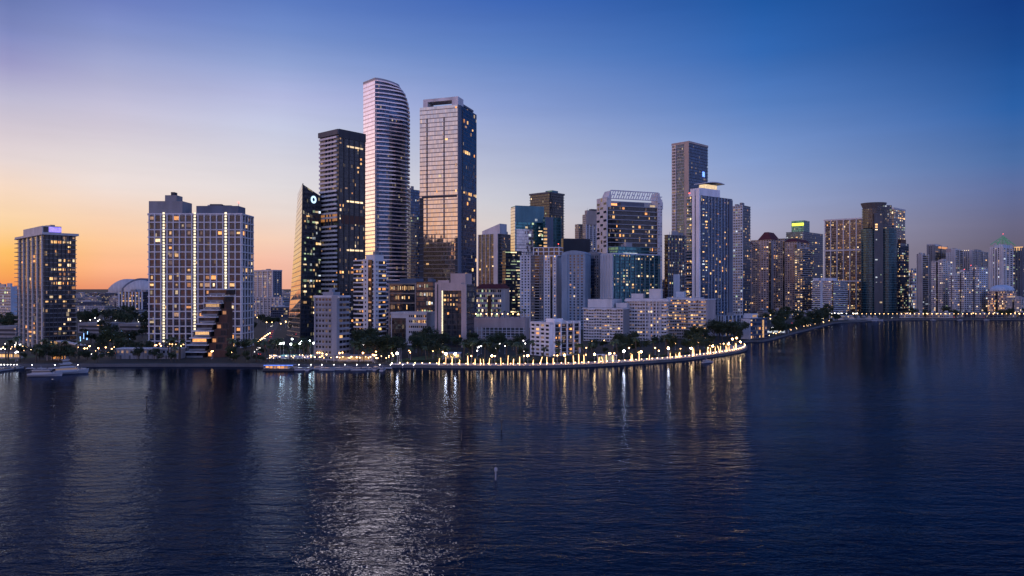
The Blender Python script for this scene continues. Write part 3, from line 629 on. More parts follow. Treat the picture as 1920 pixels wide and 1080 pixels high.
# 21: teal glass in front
T = Tower('teal_apartment_block', 'teal glass apartment block with pale vertical ribs in front of the lattice framed tower', 'apartment block', cap=100)
v = T.vol(1128, 1150, 1238, 58, 760, 476, 'tealgl'); n = 26; T.slabs(v, n, .3, .4, 'slate'); T.piers(v, 0, 9, .9, 1.1, 'teal_w', f0=.04, f1=.96); T.panel(v, 3, 0, 1, 0, 1.0, 'bluewhite', 'wall', 1.2); T.piers(v, 3, 4, .5, 2, 'white')
T.lit(v, 0, 16, n, .13, ['cream', 'warm', 'green', 'cream', 'dim']); v2 = T.box(v, (.0, .8, .1, .75), v.z1 + .02, 8, 'tealgl', 'penthouse'); T.slabs(v2, 2, .6, .6, 'teal_w'); T.panel(v, 0, .2, .5, 1.0, 1.02, 'cool', 'lit_band', .3); T.kit(v2, 2); T.parapet(v, 1, .6, 'bluewhite'); T.done()
# 22
T = Tower('hotel_tower', 'grey tower with many yellow windows between lattice framed tower and white ribbed tower', 'tower', cap=100)
v = T.vol(1246, 1252, 1300, 66, 920, 440, 'core'); n = 30; T.slabs(v, n, .5, .6, 'grey'); T.piers(v, 0, 8, .8, .8, 'slate'); T.lit(v, 0, 14, n, .17, PAL_COOL); T.panel(v, 0, .2, .45, .0, .55, 'white', 'wall', 1.2); T.kit(v, 3); T.mast(v, 4, .2, .1, False); T.done()
# 23: tall tower
T = Tower('tall_tower', 'tall tower with tan west face and dark balconied east face behind the ribbed tower', 'tower', cap=90)
v = T.vol(1260, 1292, 1327, 46, 1100, 268, 'core_b'); n = 56; T.slabs(v, n, .9, .6, 'pale', 'balcony', edges=[3], span=(.28, .72)); T.panel(v, 3, 0, .26, .0, 1, 'offwhite', 'wall', 1.0); T.panel(v, 3, .74, 1.0, 0, 1, 'beige', 'wall', 1.0); T.panel(v, 0, .04, .96, 0, .99, 'bluegl', 'dark_glazing', .2)
T.lit(v, 3, 2, n, .02, PAL_RES, dark='pane', f0=.04, f1=.24, out=2.2, wf=.5, hf=.5); T.slabs(v, n, .9, .4, 'slate', 'balcony', edges=[0]); T.lit(v, 0, 8, n, .06, PAL_COOL); T.panel(v, 0, .7, .8, .82, .85, 'blue', 'screen', 1.1); T.panel(v, 0, .55, .9, .66, .68, 'blue', 'screen', 1.0)
a = T.vol(1259, 1292, 1328, 46, 1099, 264, 'beige', z0=v.z1 + .02, name='crown'); T.kit(a, 3, (1, 2.5), ('char',)); T.slabs(v, n, .7, .5, 'tan', k0=17, k1=17); T.done()
# 24: white ribbed tower
T = Tower('ribbed_tower', 'white ribbed tower with blue glass bays and a curved canopy on its roof', 'apartment tower', cap=100)
Y24 = 760
v = T.vol(1287, 1313, 1372, 52, Y24, 366, 'bluegl'); n = 44; T.slabs(v, n, .45, .35, 'slate')
T.panel(v, 3, .48, .66, 0, 1.05, 'bright', 'wall', 1.6); T.panel(v, 3, .78, 1.02, 0, 1.05, 'bright', 'wall', 2.2); T.slabs(v, n, 1.8, .5, 'pale', 'balcony', edges=[3], span=(.0, .42))
T.panel(v, 0, 0, .2, 0, .98, 'bluegl', 'dark_glazing', 1.3); T.piers(v, 0, 6, .7, .75, 'blueish', f0=.24, f1=.84); T.slabs(v, n, 1.0, .3, 'blueish', 'balcony', edges=[0], span=(.5, .62)); T.panel(v, 0, .88, 1.0, 0, .99, 'slate', 'wall', 1.3); T.slabs(v, n, 1.2, .5, 'slate', 'balcony', edges=[1], span=(0, .4))
T.lit(v, 0, 2, n, .3, PAL_COOL, f0=.02, f1=.2, out=1.5, hf=.45); T.lit(v, 0, 9, n, .09, PAL_RES, f0=.22, f1=.88); T.lit(v, 3, 2, n, .3, PAL_RES, f0=.0, f1=.4)
a = T.vol(1294, 1314, 1350, 52, Y24 + 2, 352, 'bright', z0=v.z1 + .02, name='penthouse'); b = T.box(a, (.2, .8, .35, .95), a.z1 + .01, 5, 'cream', 'lit_room')
mb = MB(); c0 = Vector(a.poly[0]); uu = Vector(a.poly[3]) - c0; ww = Vector(a.poly[1]) - c0; rg = []
for k in range(7):
    f = k / 6; z = a.z1 + 5.2 + 2.2 * math.sin(f * 2.6); p, q = c0 + uu * 1.0 + ww * (.2 + f), c0 - uu * .1 + ww * (.2 + f); rg.append([(p.x, p.y, z), (q.x, q.y, z), (q.x, q.y, z + .8), (p.x, p.y, z + .8)])
link('roof_canopy', mb.loft(rg, 0, 0).mesh('roof_canopy', ['bluewhite']), T.root)
bb = T.box(v, (.6, .95, .05, .3), v.z1 + .03, 4, 'bright', 'penthouse'); T.panel(bb, 3, 0, .8, .9, 1.05, 'red', 'light_strip', .3); T.done()
# 25
T = Tower('white_blue_tower', 'white tower with a blue glass east half just right of the ribbed tower', 'apartment tower', cap=90)
v = T.vol(1366, 1393, 1407, 40, 1010, 385, 'core_b'); n = 42; T.panel(v, 3, .0, 1.0, .0, 1.0, 'bluewhite', 'wall', .8); T.lit(v, 3, 6, n, .07, PAL_COOL, dark='pane', out=1.75, wf=.45, hf=.45); T.slabs(v, n, .8, .4, 'slate', 'balcony', edges=[0]); T.lit(v, 0, 4, n, .08, PAL_RES); T.kit(v, 3); T.done()
# 26: waterfront row of mid-rise flats
def midrise(label, x0, xc, x1, th, Y, yt, n, nc, wr=None, mat='offwhite', litp=.06, piers=0, roofy=None, pal=PAL_RES, balc=None, endmat=None):
    T = Tower('waterfront_flats', label, 'apartment block', cap=100)
    v = T.vol(x0, xc, x1, th, Y, yt, mat, name='wall', wr=wr)
    T.lit(v, 3, nc, n, litp, pal, dark='pane', wf=.74, hf=.5); k = max(3, nc // 3); T.lit(v, 0, k, n, litp, pal, dark='pane', wf=.7, hf=.5)
    if piers: T.piers(v, 3, piers, .7, .8, 'white')
    for b in (balc or []): T.slabs(v, n, 1.3, .9, mat, 'balcony', edges=[3], span=b)
    r = T.pvol(offset(v.poly, .9), v.z1 + .02, v.z1 + .9, 'white', 'roof', 'roof_slab', False)
    for q in (roofy or []): T.box(v, q[:4], v.z1 + .92, q[4], mat, 'penthouse')
    if endmat: T.panel(v, 0, .02, .98, 0, 1.0, endmat, 'end_wall', .5)
    return T, v
T, v = midrise('lowest white flats with grey end wall left of the waterfront row', 1094, 1168, 1196, 24, 590, 580, 11, 15, mat='offwhite', roofy=[(.35, .98, .2, .8, 7), (.02, .3, .3, .9, 4)], balc=[(.12, .3), (.48, .6), (.72, .85)]); T.panel(v, 0, .0, .4, 0, .99, 'grey', 'end_wall', .4); T.panel(v, 0, .55, .9, 0, .99, 'brown', 'end_wall', .3); T.done()
T, v = midrise('tallest flats of the waterfront row with white upright frames and roof bands', 1175, 1250, 1264, 17, 600, 562, 12, 15, wr=22, roofy=[(.15, .45, .2, .8, 8), (.6, .9, .2, .8, 4)], balc=[(.3, .38), (.88, .98)]); T.piers(v, 3, 4, .9, 1.1, 'white', f0=.48, f1=.84); T.slabs(v, 1, 1.5, 1.6, 'white', 'roof_band'); T.done()
T, v = midrise('grey flats with amber windows right of the tallest waterfront flats', 1252, 1312, 1324, 22, 625, 560, 13, 14, wr=20, mat='pale', litp=.2, pal=PAL_AMB, balc=[(.03, .2), (.55, .75), (.85, 1)]); T.slabs(v, 1, 2, 1.2, 'pale', 'roof_band'); a = T.box(v, (.5, .75, .1, .6), v.z1 + 1, 5, 'bluewhite', 'gable'); T.done()
T, v = midrise('flats with a blank pinkish end wall at the east end of the waterfront row', 1290, 1324, 1341, 26, 610, 563, 12, 7, mat='pale', litp=.2, pal=PAL_AMB, endmat='pink', balc=[(.1, .5), (.6, .95)]); T.done()
# 27: shoreline flats
T = Tower('corner_flats', 'small white flats on the shore with a gridded west side and upright fins', 'apartment block', cap=100)
v = T.vol(995, 1031, 1086, 50, 463, 607, 'bright', name='wall'); n = 8
T.slabs(v, n, .35, .3, 'bright', 'ledge', edges=[3]); T.lit(v, 3, 4, n, .04, PAL_AMB, dark='pane', wf=.62, hf=.5); T.piers(v, 3, 4, .4, .5, 'bright')
T.panel(v, 0, .12, 1.0, 0.02, .97, 'core_d', 'dark_glazing', .15); T.piers(v, 0, 4, .7, 1.2, 'bright', 'fin', f0=.12, f1=.99, extra=1.2); T.slabs(v, n, .7, .3, 'pale', 'balcony', edges=[0], span=(.12, 1)); T.lit(v, 0, 7, n, .28, PAL_AMB, f0=.14, out=.4)
T.parapet(v, .9, .2); a = T.box(v, (.1, .5, .2, .5), v.z1 + .02, 3, 'bright', 'penthouse'); T.box(v, (.5, .8, .5, .8), v.z1 + .03, 2, 'pale'); T.done()
# 28: parking podium with roof garden
T = Tower('parking_podium', 'long pale parking podium with a palm garden on its roof', 'podium', cap=60)
v = T.vol(866, 985, 1000, 8, 600, 599, 'pink', name='wall', wr=30); Zpod = v.z1 + G; POD = v; PODO = T.o
T.panel(v, 3, .05, .2, .1, .55, 'dark', 'opening', .1); T.panel(v, 3, .34, .98, .18, .36, 'dark', 'opening', .1); T.panel(v, 3, .34, .98, .42, .6, 'dark', 'opening', .1); T.piers(v, 3, 14, .5, .5, 'white', f0=.05, f1=.97, zf=(0, .62)); T.slabs(v, 4, .5, .4, 'white', 'ledge', edges=[3], k1=2)
T.parapet(v, 1, .2, 'pink'); T.done()
# 29: red roofed condominium row
T = Tower('red_gabled_towers', 'beige condominium slab with dark red gabled roofs and many small windows', 'apartment tower', cap=100)
Y29 = 1300; n = 34
for i, (x0, xc, x1, yt, roof) in enumerate(((1386, 1400, 1412, 456, 1), (1408, 1424, 1432, 450, 0), (1422, 1446, 1462, 449, 2), (1455, 1471, 1482, 447, 0), (1472, 1494, 1518, 453, 1))):
    v = T.vol(x0, xc, x1, 40, Y29 + (i % 2) * 14, yt, 'pink' if i % 2 == 0 else 'beige', name='wall')
    T.lit(v, 3, 4 if i % 2 else 5, n, .05, PAL_RES, dark='pane', wf=.55, hf=.55); T.lit(v, 0, 4, n, .07, PAL_RES, dark='pane', wf=.55, hf=.55); T.panel(v, 3, .8, 1.0, 0, .96, 'core_d', 'window_bay', .3); T.panel(v, 0, .0, .16, 0, .96, 'grey', 'wall', .5)
    if roof:
        me = MB().prism(offset(v.poly, .8), v.z1 + .02, v.z1 + (14 if roof == 2 else 6), 0, 0, top=offset(v.poly, -8 if roof == 2 else -5)); link('roof', me.mesh('roof', ['redroof']), T.root)
    T.slabs(v, n, .5, .4, 'beige', 'ledge', k0=3, k1=n, skip=[k for k in range(n) if k % 5])
T.done()
T = Tower('grey_apartment_tower', 'grey blue tower with a lit bay at the east end of the red roofed row', 'apartment tower', cap=70)
v = T.vol(1490, 1505, 1524, 44, 1270, 466, 'core_b'); T.slabs(v, 30, .6, .6, 'pale'); T.lit(v, 3, 3, 30, .4, ['warm', 'cream', 'dim']); T.lit(v, 0, 4, 30, .08); T.kit(v, 2); T.done()
# 30
T = Tower('lime_sign_tower', 'dark office tower with a lime lit sign band round its crown', 'office tower', cap=80)
v = T.vol(1474, 1505, 1543, 44, 1450, 434, 'bluegl'); T.slabs(v, 36, .5, .6, 'slate'); T.lit(v, 3, 7, 36, .13, PAL_OFF, hf=.5); T.lit(v, 0, 7, 36, .06, PAL_OFF); T.piers(v, 0, 1, .9, .9, 'pale', skip=(1,)); a = T.vol(1484, 1507, 1518, 44, 1455, 413, 'tealgl', z0=v.z1 + .02, name='crown'); T.panel(a, 3, .05, 1.0, .55, .78, 'lime', 'lit_sign', .5); T.done()
# 31
T = Tower('scalloped_flats', 'bright white scalloped apartment block beside the inlet marina', 'apartment block', cap=100)
v = T.vol(1520, 1562, 1590, 42, 1200, 526, 'core'); n = 17; me = MB().prism(rnd(offset(v.poly, 1.6), 9), -.8, .8, 0, 0).mesh('floor_slab', ['white']); hh = v.z1 / n
for k in range(1, n + 1): link('floor_slab', me, T.root, (0, 0, k * hh - .6))
T.lit(v, 3, 10, n, .16, PAL_COOL, hf=.45); T.lit(v, 0, 6, n, .14, PAL_COOL, hf=.45); T.panel(v, 3, .45, .55, 0, 1.02, 'bluewhite', 'wall', 1.8)
for q in ((.1, .3, .1, .4), (.5, .7, .2, .6), (.75, .95, .1, .4)): T.box(v, q, v.z1 + .4, 4, 'white', 'penthouse')
T.done()
# 32
T = Tower('gridded_tower', 'broad dark gridded tower glowing with warm windows beside the twin teal towers', 'tower', cap=100)
v = T.vol(1546, 1618, 1632, 38, 1340, 408, 'core_w'); n = 40; T.slabs(v, n, .4, .7, 'tan'); T.piers(v, 3, 6, 1.8, 1.2, 'offwhite'); T.slabs(v, 3, 1.4, 2.6, 'offwhite', 'belt_course'); T.piers(v, 0, 3, .6, 1.2, 'slate')
T.lit(v, 3, 20, n, .2, ['warm', 'amber', 'warm', 'dim', 'cream']); T.lit(v, 0, 5, n, .05); T.done()
# 33: twin dark cylinders
T = Tower('unfinished_tower', 'dark teal tower with a flared top and brown central shaft, scarcely lit', 'tower', cap=40)
Y33 = 1260; cx, cy = PX(1652, Y33); T.at(cx, cy)
def oval(px, Y, rx, ry, n=20):
    x, y = PX(px, Y); return [(x + rx * math.cos(t * 2 * math.pi / n), y + ry * math.sin(t * 2 * math.pi / n)) for t in range(n)]
v = T.pvol(oval(1634, Y33, 17, 15), 0, PZ(430, Y33) - G, 'tealdk', name='round_shaft'); T.slabs(v, 34, .3, .4, 'teal_w'); v = T.pvol(oval(1664, Y33 - 6, 15, 14), 0, PZ(430, Y33) - G, 'tealdk', name='round_shaft')
T.slabs(v, 34, .3, .4, 'teal_w'); b = T.pvol([PX(1639, Y33 - 19), PX(1656, Y33 - 19), PX(1656, Y33 + 8), PX(1639, Y33 + 8)], 0, PZ(402, Y33) - G, 'char', name='central_shaft')
up = T.pvol(oval(1642, Y33 + 2, 22, 17), PZ(428, Y33) - G, PZ(392, Y33) - G, 'core_d', name='upper_floors'); T.slabs(up, 12, .8, .4, 'slate'); fl = oval(1638, Y33 + 2, 17, 15)
tp = offset([(x - T.o[0], y - T.o[1]) for x, y in fl], 4); link('crown', MB().prism([(x - T.o[0], y - T.o[1]) for x, y in fl], up.z1 + .02, PZ(381, Y33) - G, 0, 0, top=tp).mesh('crown', ['char']), T.root)
c = T.pvol([PX(1645, Y33 - 14), PX(1672, Y33 - 10), PX(1672, Y33 + 12), PX(1645, Y33 + 12)], PZ(430, Y33) - G, PZ(386, Y33) - G, 'core', name='upper_floors'); T.slabs(c, 14, .6, .5, 'grey', edges=[0, 3]); T.lit(c, 0, 6, 12, .16, PAL_COOL); T.lit(c, 3, 5, 12, .16, PAL_COOL); T.lit(b, 0, 2, 40, .06, PAL_COOL)
T.panel(c, 0, -.3, .9, -.02, .03, 'dark', 'belt_course', 2.0); T.done()
# 34
T = Tower('stepped_hotel_tower', 'stepped grey tower with lit crown behind the dark teal tower', 'tower', cap=100)
v = T.vol(1660, 1676, 1697, 48, 1420, 392, 'core'); T.slabs(v, 44, .6, .5, 'pale'); T.lit(v, 0, 6, 44, .3, PAL_COOL, rows=lambda r, c: 1 if r > .5 else .4); T.lit(v, 3, 5, 44, .1); T.parapet(v, 3, .8, 'pale'); T.panel(v, 3, .1, .9, .955, .975, 'cream', 'lit_band', .7)
v = T.vol(1678, 1688, 1704, 50, 1380, 456, 'bluegl'); T.slabs(v, 30, .5, .5, 'slate'); T.lit(v, 0, 5, 30, .2, PAL_COOL); T.lit(v, 3, 4, 30, .2, PAL_COOL); T.box(v, (.2, .8, .2, .8), v.z1, 8, 'brown', 'crown'); T.done()
# 35: the far eastern island
def isle(label, name, x0, xc, x1, th, Y, yt, n, nc, mat='white', core='core', piers=0, lit=.08, pal=PAL_COOL, top=None, cap=60, kit=3, punched=True):
    T = Tower(name, label, 'apartment tower' if 'tower' in name else 'apartment block', cap=cap)
    v = T.vol(x0, xc, x1, th, Y, yt, mat if punched else core, name='wall' if punched else 'glazing')
    if punched:
        T.lit(v, 3, nc, n, lit, pal, dark='pane', wf=.62, hf=.6); T.lit(v, 0, max(2, int(nc * .6)), n, lit, pal, dark='pane', wf=.62, hf=.6)
    else:
        T.slabs(v, n, .7, .6, mat); T.lit(v, 3, nc, n, lit, pal); T.lit(v, 0, max(2, int(nc * .6)), n, lit, pal)
    if piers: T.piers(v, 3, piers, 2.2, 1.2, mat, extra=2); T.piers(v, 0, max(1, piers // 2), 2.2, 1.2, mat, extra=2)
    T.panel(v, 3, .42, .56, 0, .98, core, 'window_bay', .4); T.kit(v, kit, (2, 4.5))
    if top: top(T, v)
    return T.done()
isle('small white lit block at the west end of the far island', 'island_block', 1704, 1712, 1721, 46, 1350, 506, 14, 5, lit=.35)
isle('grey tower with dark bays near the west end of the far island', 'island_tower', 1719, 1728, 1741, 46, 1240, 478, 28, 4, 'pale', 'core_d', 3, .06, punched=False)
isle('dark tower with a lit flat crown on the far island', 'island_tower', 1738, 1752, 1776, 46, 1400, 461, 30, 6, 'grey', 'core_d', 4, .06, top=lambda T, v: (T.panel(v, 0, .3, 1, .97, 1.0, 'amber', 'lit_band', 1), T.panel(v, 3, 0, 1, 1.0, 1.03, 'pale', 'roof_slab', 1)), punched=False)
isle('pale ribbed tower with pinkish crown on the far island', 'island_tower', 1774, 1790, 1806, 46, 1380, 468, 32, 6, 'offwhite', 'core_b', 5, .05, punched=False, top=lambda T, v: T.panel(v, 3, .0, .6, .96, 1.02, 'pink', 'crown_wall', 1.4))
isle('wide tower with lamps along its roof edge on the far island', 'island_tower', 1800, 1822, 1852, 48, 1420, 470, 32, 9, 'pale', 'core_b', 6, .05, punched=False, top=lambda T, v: T.panel(v, 3, .1, .9, 1.0, 1.012, 'cream', 'lit_band', .6))
isle('white slab of flats fronting the dark island towers', 'island_block', 1746, 1768, 1786, 46, 1180, 489, 28, 8, 'offwhite', 'core', 0, .07, cap=80)
isle('shorter white block with small windows near the island seawall', 'island_block', 1779, 1790, 1798, 46, 1130, 516, 20, 5, 'white', 'core', 0, .05, cap=80)
isle('middle white block with red roof lamp near the island seawall', 'island_block', 1795, 1808, 1821, 46, 1140, 509, 22, 6, 'white', 'core', 0, .07, cap=80, top=lambda T, v: T.mast(v, 3, .1, .1))
isle('tallest white block of three near the island seawall', 'island_block', 1817, 1836, 1852, 46, 1150, 501, 24, 7, 'bluewhite', 'core_b', 0, .07, cap=80, top=lambda T, v: T.mast(v, 3, .9, .1))
def greencrown(T, v):
    a = T.box(v, (.1, .8, .1, .8), v.z1 + .02, 6, 'bluewhite', 'crown')
    pl = offset(a.poly, 4); ce = sum((Vector(q) for q in pl), Vector((0, 0))) / 4; mb = MB()
    for i in range(4):
        for f in (0, .5):
            q = Vector(pl[i]) * (1 - f) + Vector(pl[(i + 1) % 4]) * f; mb.tube((q.x, q.y, a.z1), (ce.x, ce.y, a.z1 + 17), .9, .5, 4)
        for f in (.3, .6):
            q, s_ = Vector(pl[i]).lerp(ce, f), Vector(pl[(i + 1) % 4]).lerp(ce, f); mb.tube((q.x, q.y, a.z1 + 17 * f), (s_.x, s_.y, a.z1 + 17 * f), .6, .6, 4)
    link('spire', mb.mesh('spire', ['crown']), T.root); T.mast(a, 20)
isle('tower with a pointed green lit crown on the far island', 'island_tower', 1856, 1880, 1905, 48, 1300, 464, 32, 8, 'offwhite', 'core', 5, .05, top=greencrown)
isle('dark tower with a glittering roof at the east edge of the far island', 'island_tower', 1900, 1918, 1945, 48, 1340, 466, 32, 7, 'slate', 'core_b', 4, .12, punched=False, top=lambda T, v: T.panel(v, 3, .1, 1, .97, 1.03, 'warm', 'lit_band', .8))
def dome(T, v):
    c0 = Vector(v.poly[0]); uu = Vector(v.poly[3]) - c0; ww = Vector(v.poly[1]) - c0; rg = []
    for k in range(7):
        t = k / 6 * math.pi / 2; s_ = .5 - .5 * math.cos(t) * .86 
        rg.append([(p.x, p.y, v.z1 + 1 + 9 * math.sin(t)) for p in [c0 + uu * a + ww * b for a, b in ((s_ * .9, s_ * .9), (s_ * .9, 1 - s_ * .9), (1 - s_ * .9, 1 - s_ * .9), (1 - s_ * .9, s_ * .9))]])
    link('domed_roof', MB().loft(rg, 0, 0).mesh('domed_roof', ['bluewhite']), T.root)
isle('low hotel with a rounded pale roof on the far island shore', 'island_block', 1852, 1886, 1906, 46, 1130, 546, 11, 14, 'pink', 'core', 0, .22, PAL_RES, dome, 90, 0)
isle('low stepped white flats at the east end of the island shore', 'island_block', 1886, 1915, 1940, 46, 1100, 561, 9, 12, 'pale', 'core', 0, .1, PAL_RES, None, 80, 2)
# 36: dark glass building behind the tip
T = Tower('glass_midrise', 'blue glass low building with a blank white end behind the lit point', 'office block', cap=60)
v = T.vol(1388, 1407, 1438, 52, 620, 597, 'bluegl'); T.panel(v, 3, .1, 1, .0, .98, 'white', 'end_wall', .6); T.slabs(v, 5, .5, .4, 'slate', edges=[0]); T.lit(v, 0, 8, 5, .15, PAL_RES); T.panel(v, 0, .72, .78, .05, .9, 'warm', 'lit_stair', .6); a = T.box(v, (.1, .8, .1, .5), v.z1 + .01, 4, 'bluewhite', 'penthouse'); T.panel(a, 0, .2, .8, .2, .7, 'warm', 'window', .2); T.done()
T = Tower('glass_midrise', 'pale low building with upright strips between the waterfront row and blue glass building', 'office block', cap=60)
v = T.vol(1342, 1358, 1394, 50, 660, 592, 'core_b'); T.slabs(v, 6, .4, .5, 'grey'); T.piers(v, 0, 5, 1.2, .8, 'bluewhite'); T.piers(v, 3, 3, 1, .8, 'bluewhite'); T.lit(v, 0, 9, 6, .1, PAL_COOL); T.kit(v, 2, (1.5, 2.5)); T.done()
# west edge
T = Tower('white_apartment_block', 'pale apartment block cut by the west edge, behind the trees', 'apartment block', cap=50)
v = T.vol(-20, 20, 32, 30, 900, 537, 'farwin'); T.slabs(v, 9, .5, .5, 'bluewhite'); T.panel(v, 0, 0, 1, 0, 1, 'bluewhite', 'end_wall', .6); T.lit(v, 3, 10, 9, .08, PAL_COOL); T.kit(v, 3); T.done()
T = Tower('ribbed_apartment_block', 'blue grey apartment block with upright ribs below the stadium roof', 'apartment block', cap=80)
v = T.vol(223, 268, 290, 20, 1150, 547, 'core'); T.piers(v, 3, 7, 2.2, 1, 'bluewhite'); T.slabs(v, 9, .4, .5, 'slate'); T.lit(v, 3, 14, 9, .3, PAL_RES); T.kit(v, 3, (2, 4)); T.done()
# ------------------------------------------------------------------ stadium far away
st = thing('stadium', 'distant stadium with a pale arched sliding roof on the horizon', 'stadium', (*PX(240, 2900), G))
c = lambda px, Y: (PX(px, Y)[0] - st.location.x, Y - 2900)
def arch(px0, px1, ytop, ybase, Y, d, mat, nm):
    rg = []
    for k in range(13):
        f = k / 12; px = px0 + (px1 - px0) * f; z = PZ(ybase, Y) - G + (PZ(ytop, Y) - PZ(ybase, Y)) * math.sin(math.pi * f) ** .8
        x = c(px, Y)[0]; y0 = Y - 2900
        rg.append([(x, y0, -1), (x, y0, z), (x, y0 + d, z), (x, y0 + d, -1)])
    link(nm, MB().loft(rg, 0, 0).mesh(nm, [mat], True), st)
arch(203, 272, 523, 541, 2900, 120, 'pale', 'roof'); arch(228, 300, 521.5, 541, 2840, 60, 'slate', 'roof'); arch(232, 296, 525, 541, 2830, 8, 'pale', 'roof_panel')
link('wall', MB().box(20, -60, 5, 200, 30, 12).mesh('wall', ['pale']), st)
# ------------------------------------------------------------------ distant low city
fars = [MB() for _ in range(3)]
def lowrise(px, Y, w, d, h, mat, label, group, rot=0.):
    x, y = PX(px, Y); r = thing('low_building', label, 'building', (x, y, G), rot, group)
    link('wall', MB().box(0, 0, h / 2, w, d, h).mesh('wall', [mat]), r); link('roof', MB().box(0, 0, h + .3, w + .6, d + .6, .6).mesh('roof', [R.choice(('roof', 'pale', 'grey', 'redroof', 'roof'))]), r)
    link('plant_room', MB().box(R.uniform(-.25, .25) * w, 0, h + 1.6, w * .2, d * .25, 2).mesh('plant_room', ['pale']), r)
fm = ['farwin', 'farwin2', 'farwin3']
gl = 'distant low building with lit windows in the flat western suburbs, beyond the dark trees'
for k in range(88):
    Y = R.uniform(1000, 2600); px = R.uniform(-20, 285) if k < 64 else R.uniform(470, 560)
    lowrise(px, Y, R.uniform(22, 55), R.uniform(15, 30), R.uniform(7, 20) + (Y - 1000) / 110, R.choice(fm), gl, 'low buildings of the western suburbs', R.uniform(-.3, .3))
gl = 'low building squeezed between the feet of the downtown towers'
for k in range(26):
    px = 600 + k * 31 + R.uniform(-8, 8); lowrise(px, R.uniform(1180, 1500), R.uniform(30, 60), 20, R.uniform(25, 60), R.choice(fm), gl, 'buildings filling in behind downtown', R.uniform(.3, .7))
gl = 'low building among the trees behind the inlet marina'
for k in range(9): lowrise(1430 + k * 13, R.uniform(1020, 1150), R.uniform(12, 24), 12, R.uniform(5, 11), R.choice(fm), gl, 'low buildings by the inlet', .6)
gl = 'low shed behind the far island seawall'
for k in range(10): lowrise(1700 + k * 24, R.uniform(1065, 1090), R.uniform(12, 24), 10, R.uniform(5, 8), R.choice(fm), gl, 'sheds on the island shore', .5)
# ------------------------------------------------------------------ ground, water, sea wall
def WY(py): return F * H / (py - 540)
shore_px = [(-400, 689), (-60, 690), (0, 690), (34, 688.5), (160, 688), (300, 687.5), (480, 687.5), (500, 689), (600, 690), (720, 690), (760, 689), (850, 690.5), (980, 691), (1080, 689), (1150, 685.5), (1220, 681), (1280, 676.5), (1330, 670.5), (1370, 664.5), (1392, 660), (1401, 656), (1401, 651.5), (1392, 646), (1400, 641), (1434, 641.5), (1474, 630), (1520, 618), (1552, 610), (1565, 606), (1600, 604.5), (1640, 602), (1700, 600), (1920, 600), (2300, 600)]
sh = [PX(px, WY(py)) for px, py in shore_px]
def smooth(pts):
    o = [pts[0]]
    for a, b in zip(pts, pts[1:]):
        o += [(a[0] * .75 + b[0] * .25, a[1] * .75 + b[1] * .25), (a[0] * .25 + b[0] * .75, a[1] * .25 + b[1] * .75)]
    return o + [pts[-1]]
sh = smooth(smooth(sh))
far = 26000
poly = sh + [(far, sh[-1][1]), (far, far), (-far, far), (-far, sh[0][1])]
def sheet(name, poly, z, mat, kind='structure'):
    tri = tessellate_polygon([[Vector((x, y, 0)) for x, y in poly]])
    me = D.meshes.new(name); fs = []
    for t in tri:
        a, b, c_ = (Vector(poly[i]) for i in t)
        fs.append(t if (b - a).cross(c_ - a) > 0 else t[::-1])
    me.from_pydata([(x, y, z) for x, y in poly], [], fs); me.materials.append(M[mat]); o = link(name, me); o['kind'] = kind; return o
M['ground'] = wall('ground', (.02, .023, .015), .95, .5, .05); M['paving'] = wall('promenade_paving', (.48, .42, .36), .85, .2, .6); M['asphalt'] = wall('asphalt', (.05, .05, .052), .9, .2, .4); M['lawn'] = wall('lawn', (.05, .09, .025), .95, .4, .3)
sheet('ground', poly, G, 'ground')
def strip(name, pts, w0, w1, z, mat):
    def off(d):
        o = []
        for i, p in enumerate(pts):
            a, b = Vector(pts[max(0, i - 1)]), Vector(pts[min(len(pts) - 1, i + 1)]); t = (b - a).normalized(); o.append((p[0] - t.y * d, p[1] + t.x * d))
        return o
    a, b = off(w0), off(w1); me = D.meshes.new(name); n = len(pts)
    me.from_pydata([(x, y, z) for x, y in a + b], [], [(i, i + 1, n + i + 1, n + i) for i in range(n - 1)]); me.materials.append(M[mat]); return me
def seg(x0, x1, ymax=1e9): return [p for p in sh if x0 <= p[0] / p[1] * F + 960 <= x1 and p[1] < ymax]
o = link('promenade', strip('promenade', seg(735, 1405, 560),   .5, 12, G + .012, 'paving')); o['kind'] = 'structure'
o = link('shore_path', strip('shore_path', seg(-60, 735), .5, 5, G + .012, 'asphalt')); o['kind'] = 'structure'
wallm = D.meshes.new('seawall'); vs, fs = [], []
for i, p in enumerate(sh):
    a, b = Vector(sh[max(0, i - 1)]), Vector(sh[min(len(sh) - 1, i + 1)]); t = (b - a).normalized(); nx, ny = t.y, -t.x
    for d, z in ((.25, -2), (.25, G + .1), (-.4, G + .1), (-.4, -2)): vs.append((p[0] + nx * d, p[1] + ny * d, z))
for i in range(len(sh) - 1):
    for k in range(3): fs.append((4 * i + k, 4 * i + 4 + k, 4 * i + 5 + k, 4 * i + 1 + k))
wallm.from_pydata(vs, [], fs); wallm.materials.append(M['char'])
tag(link('seawall', wallm), 'low grey concrete seawall edging the whole shoreline', 'seawall')
for nm, pts, w in (('road', [(-130, 560), (-150, 620), (-180, 800), (-230, 1100)], 9), ('road', [PX(480, 470), PX(498, 560), PX(505, 700), PX(520, 1000)], 9), ('road', [PX(1440, 760), PX(1500, 960), PX(1600, 1060), PX(1950, 1085)], 8)):
    o = link(nm, strip(nm, pts, -w / 2, w / 2, G + .016, 'asphalt')); o['kind'] = 'structure'
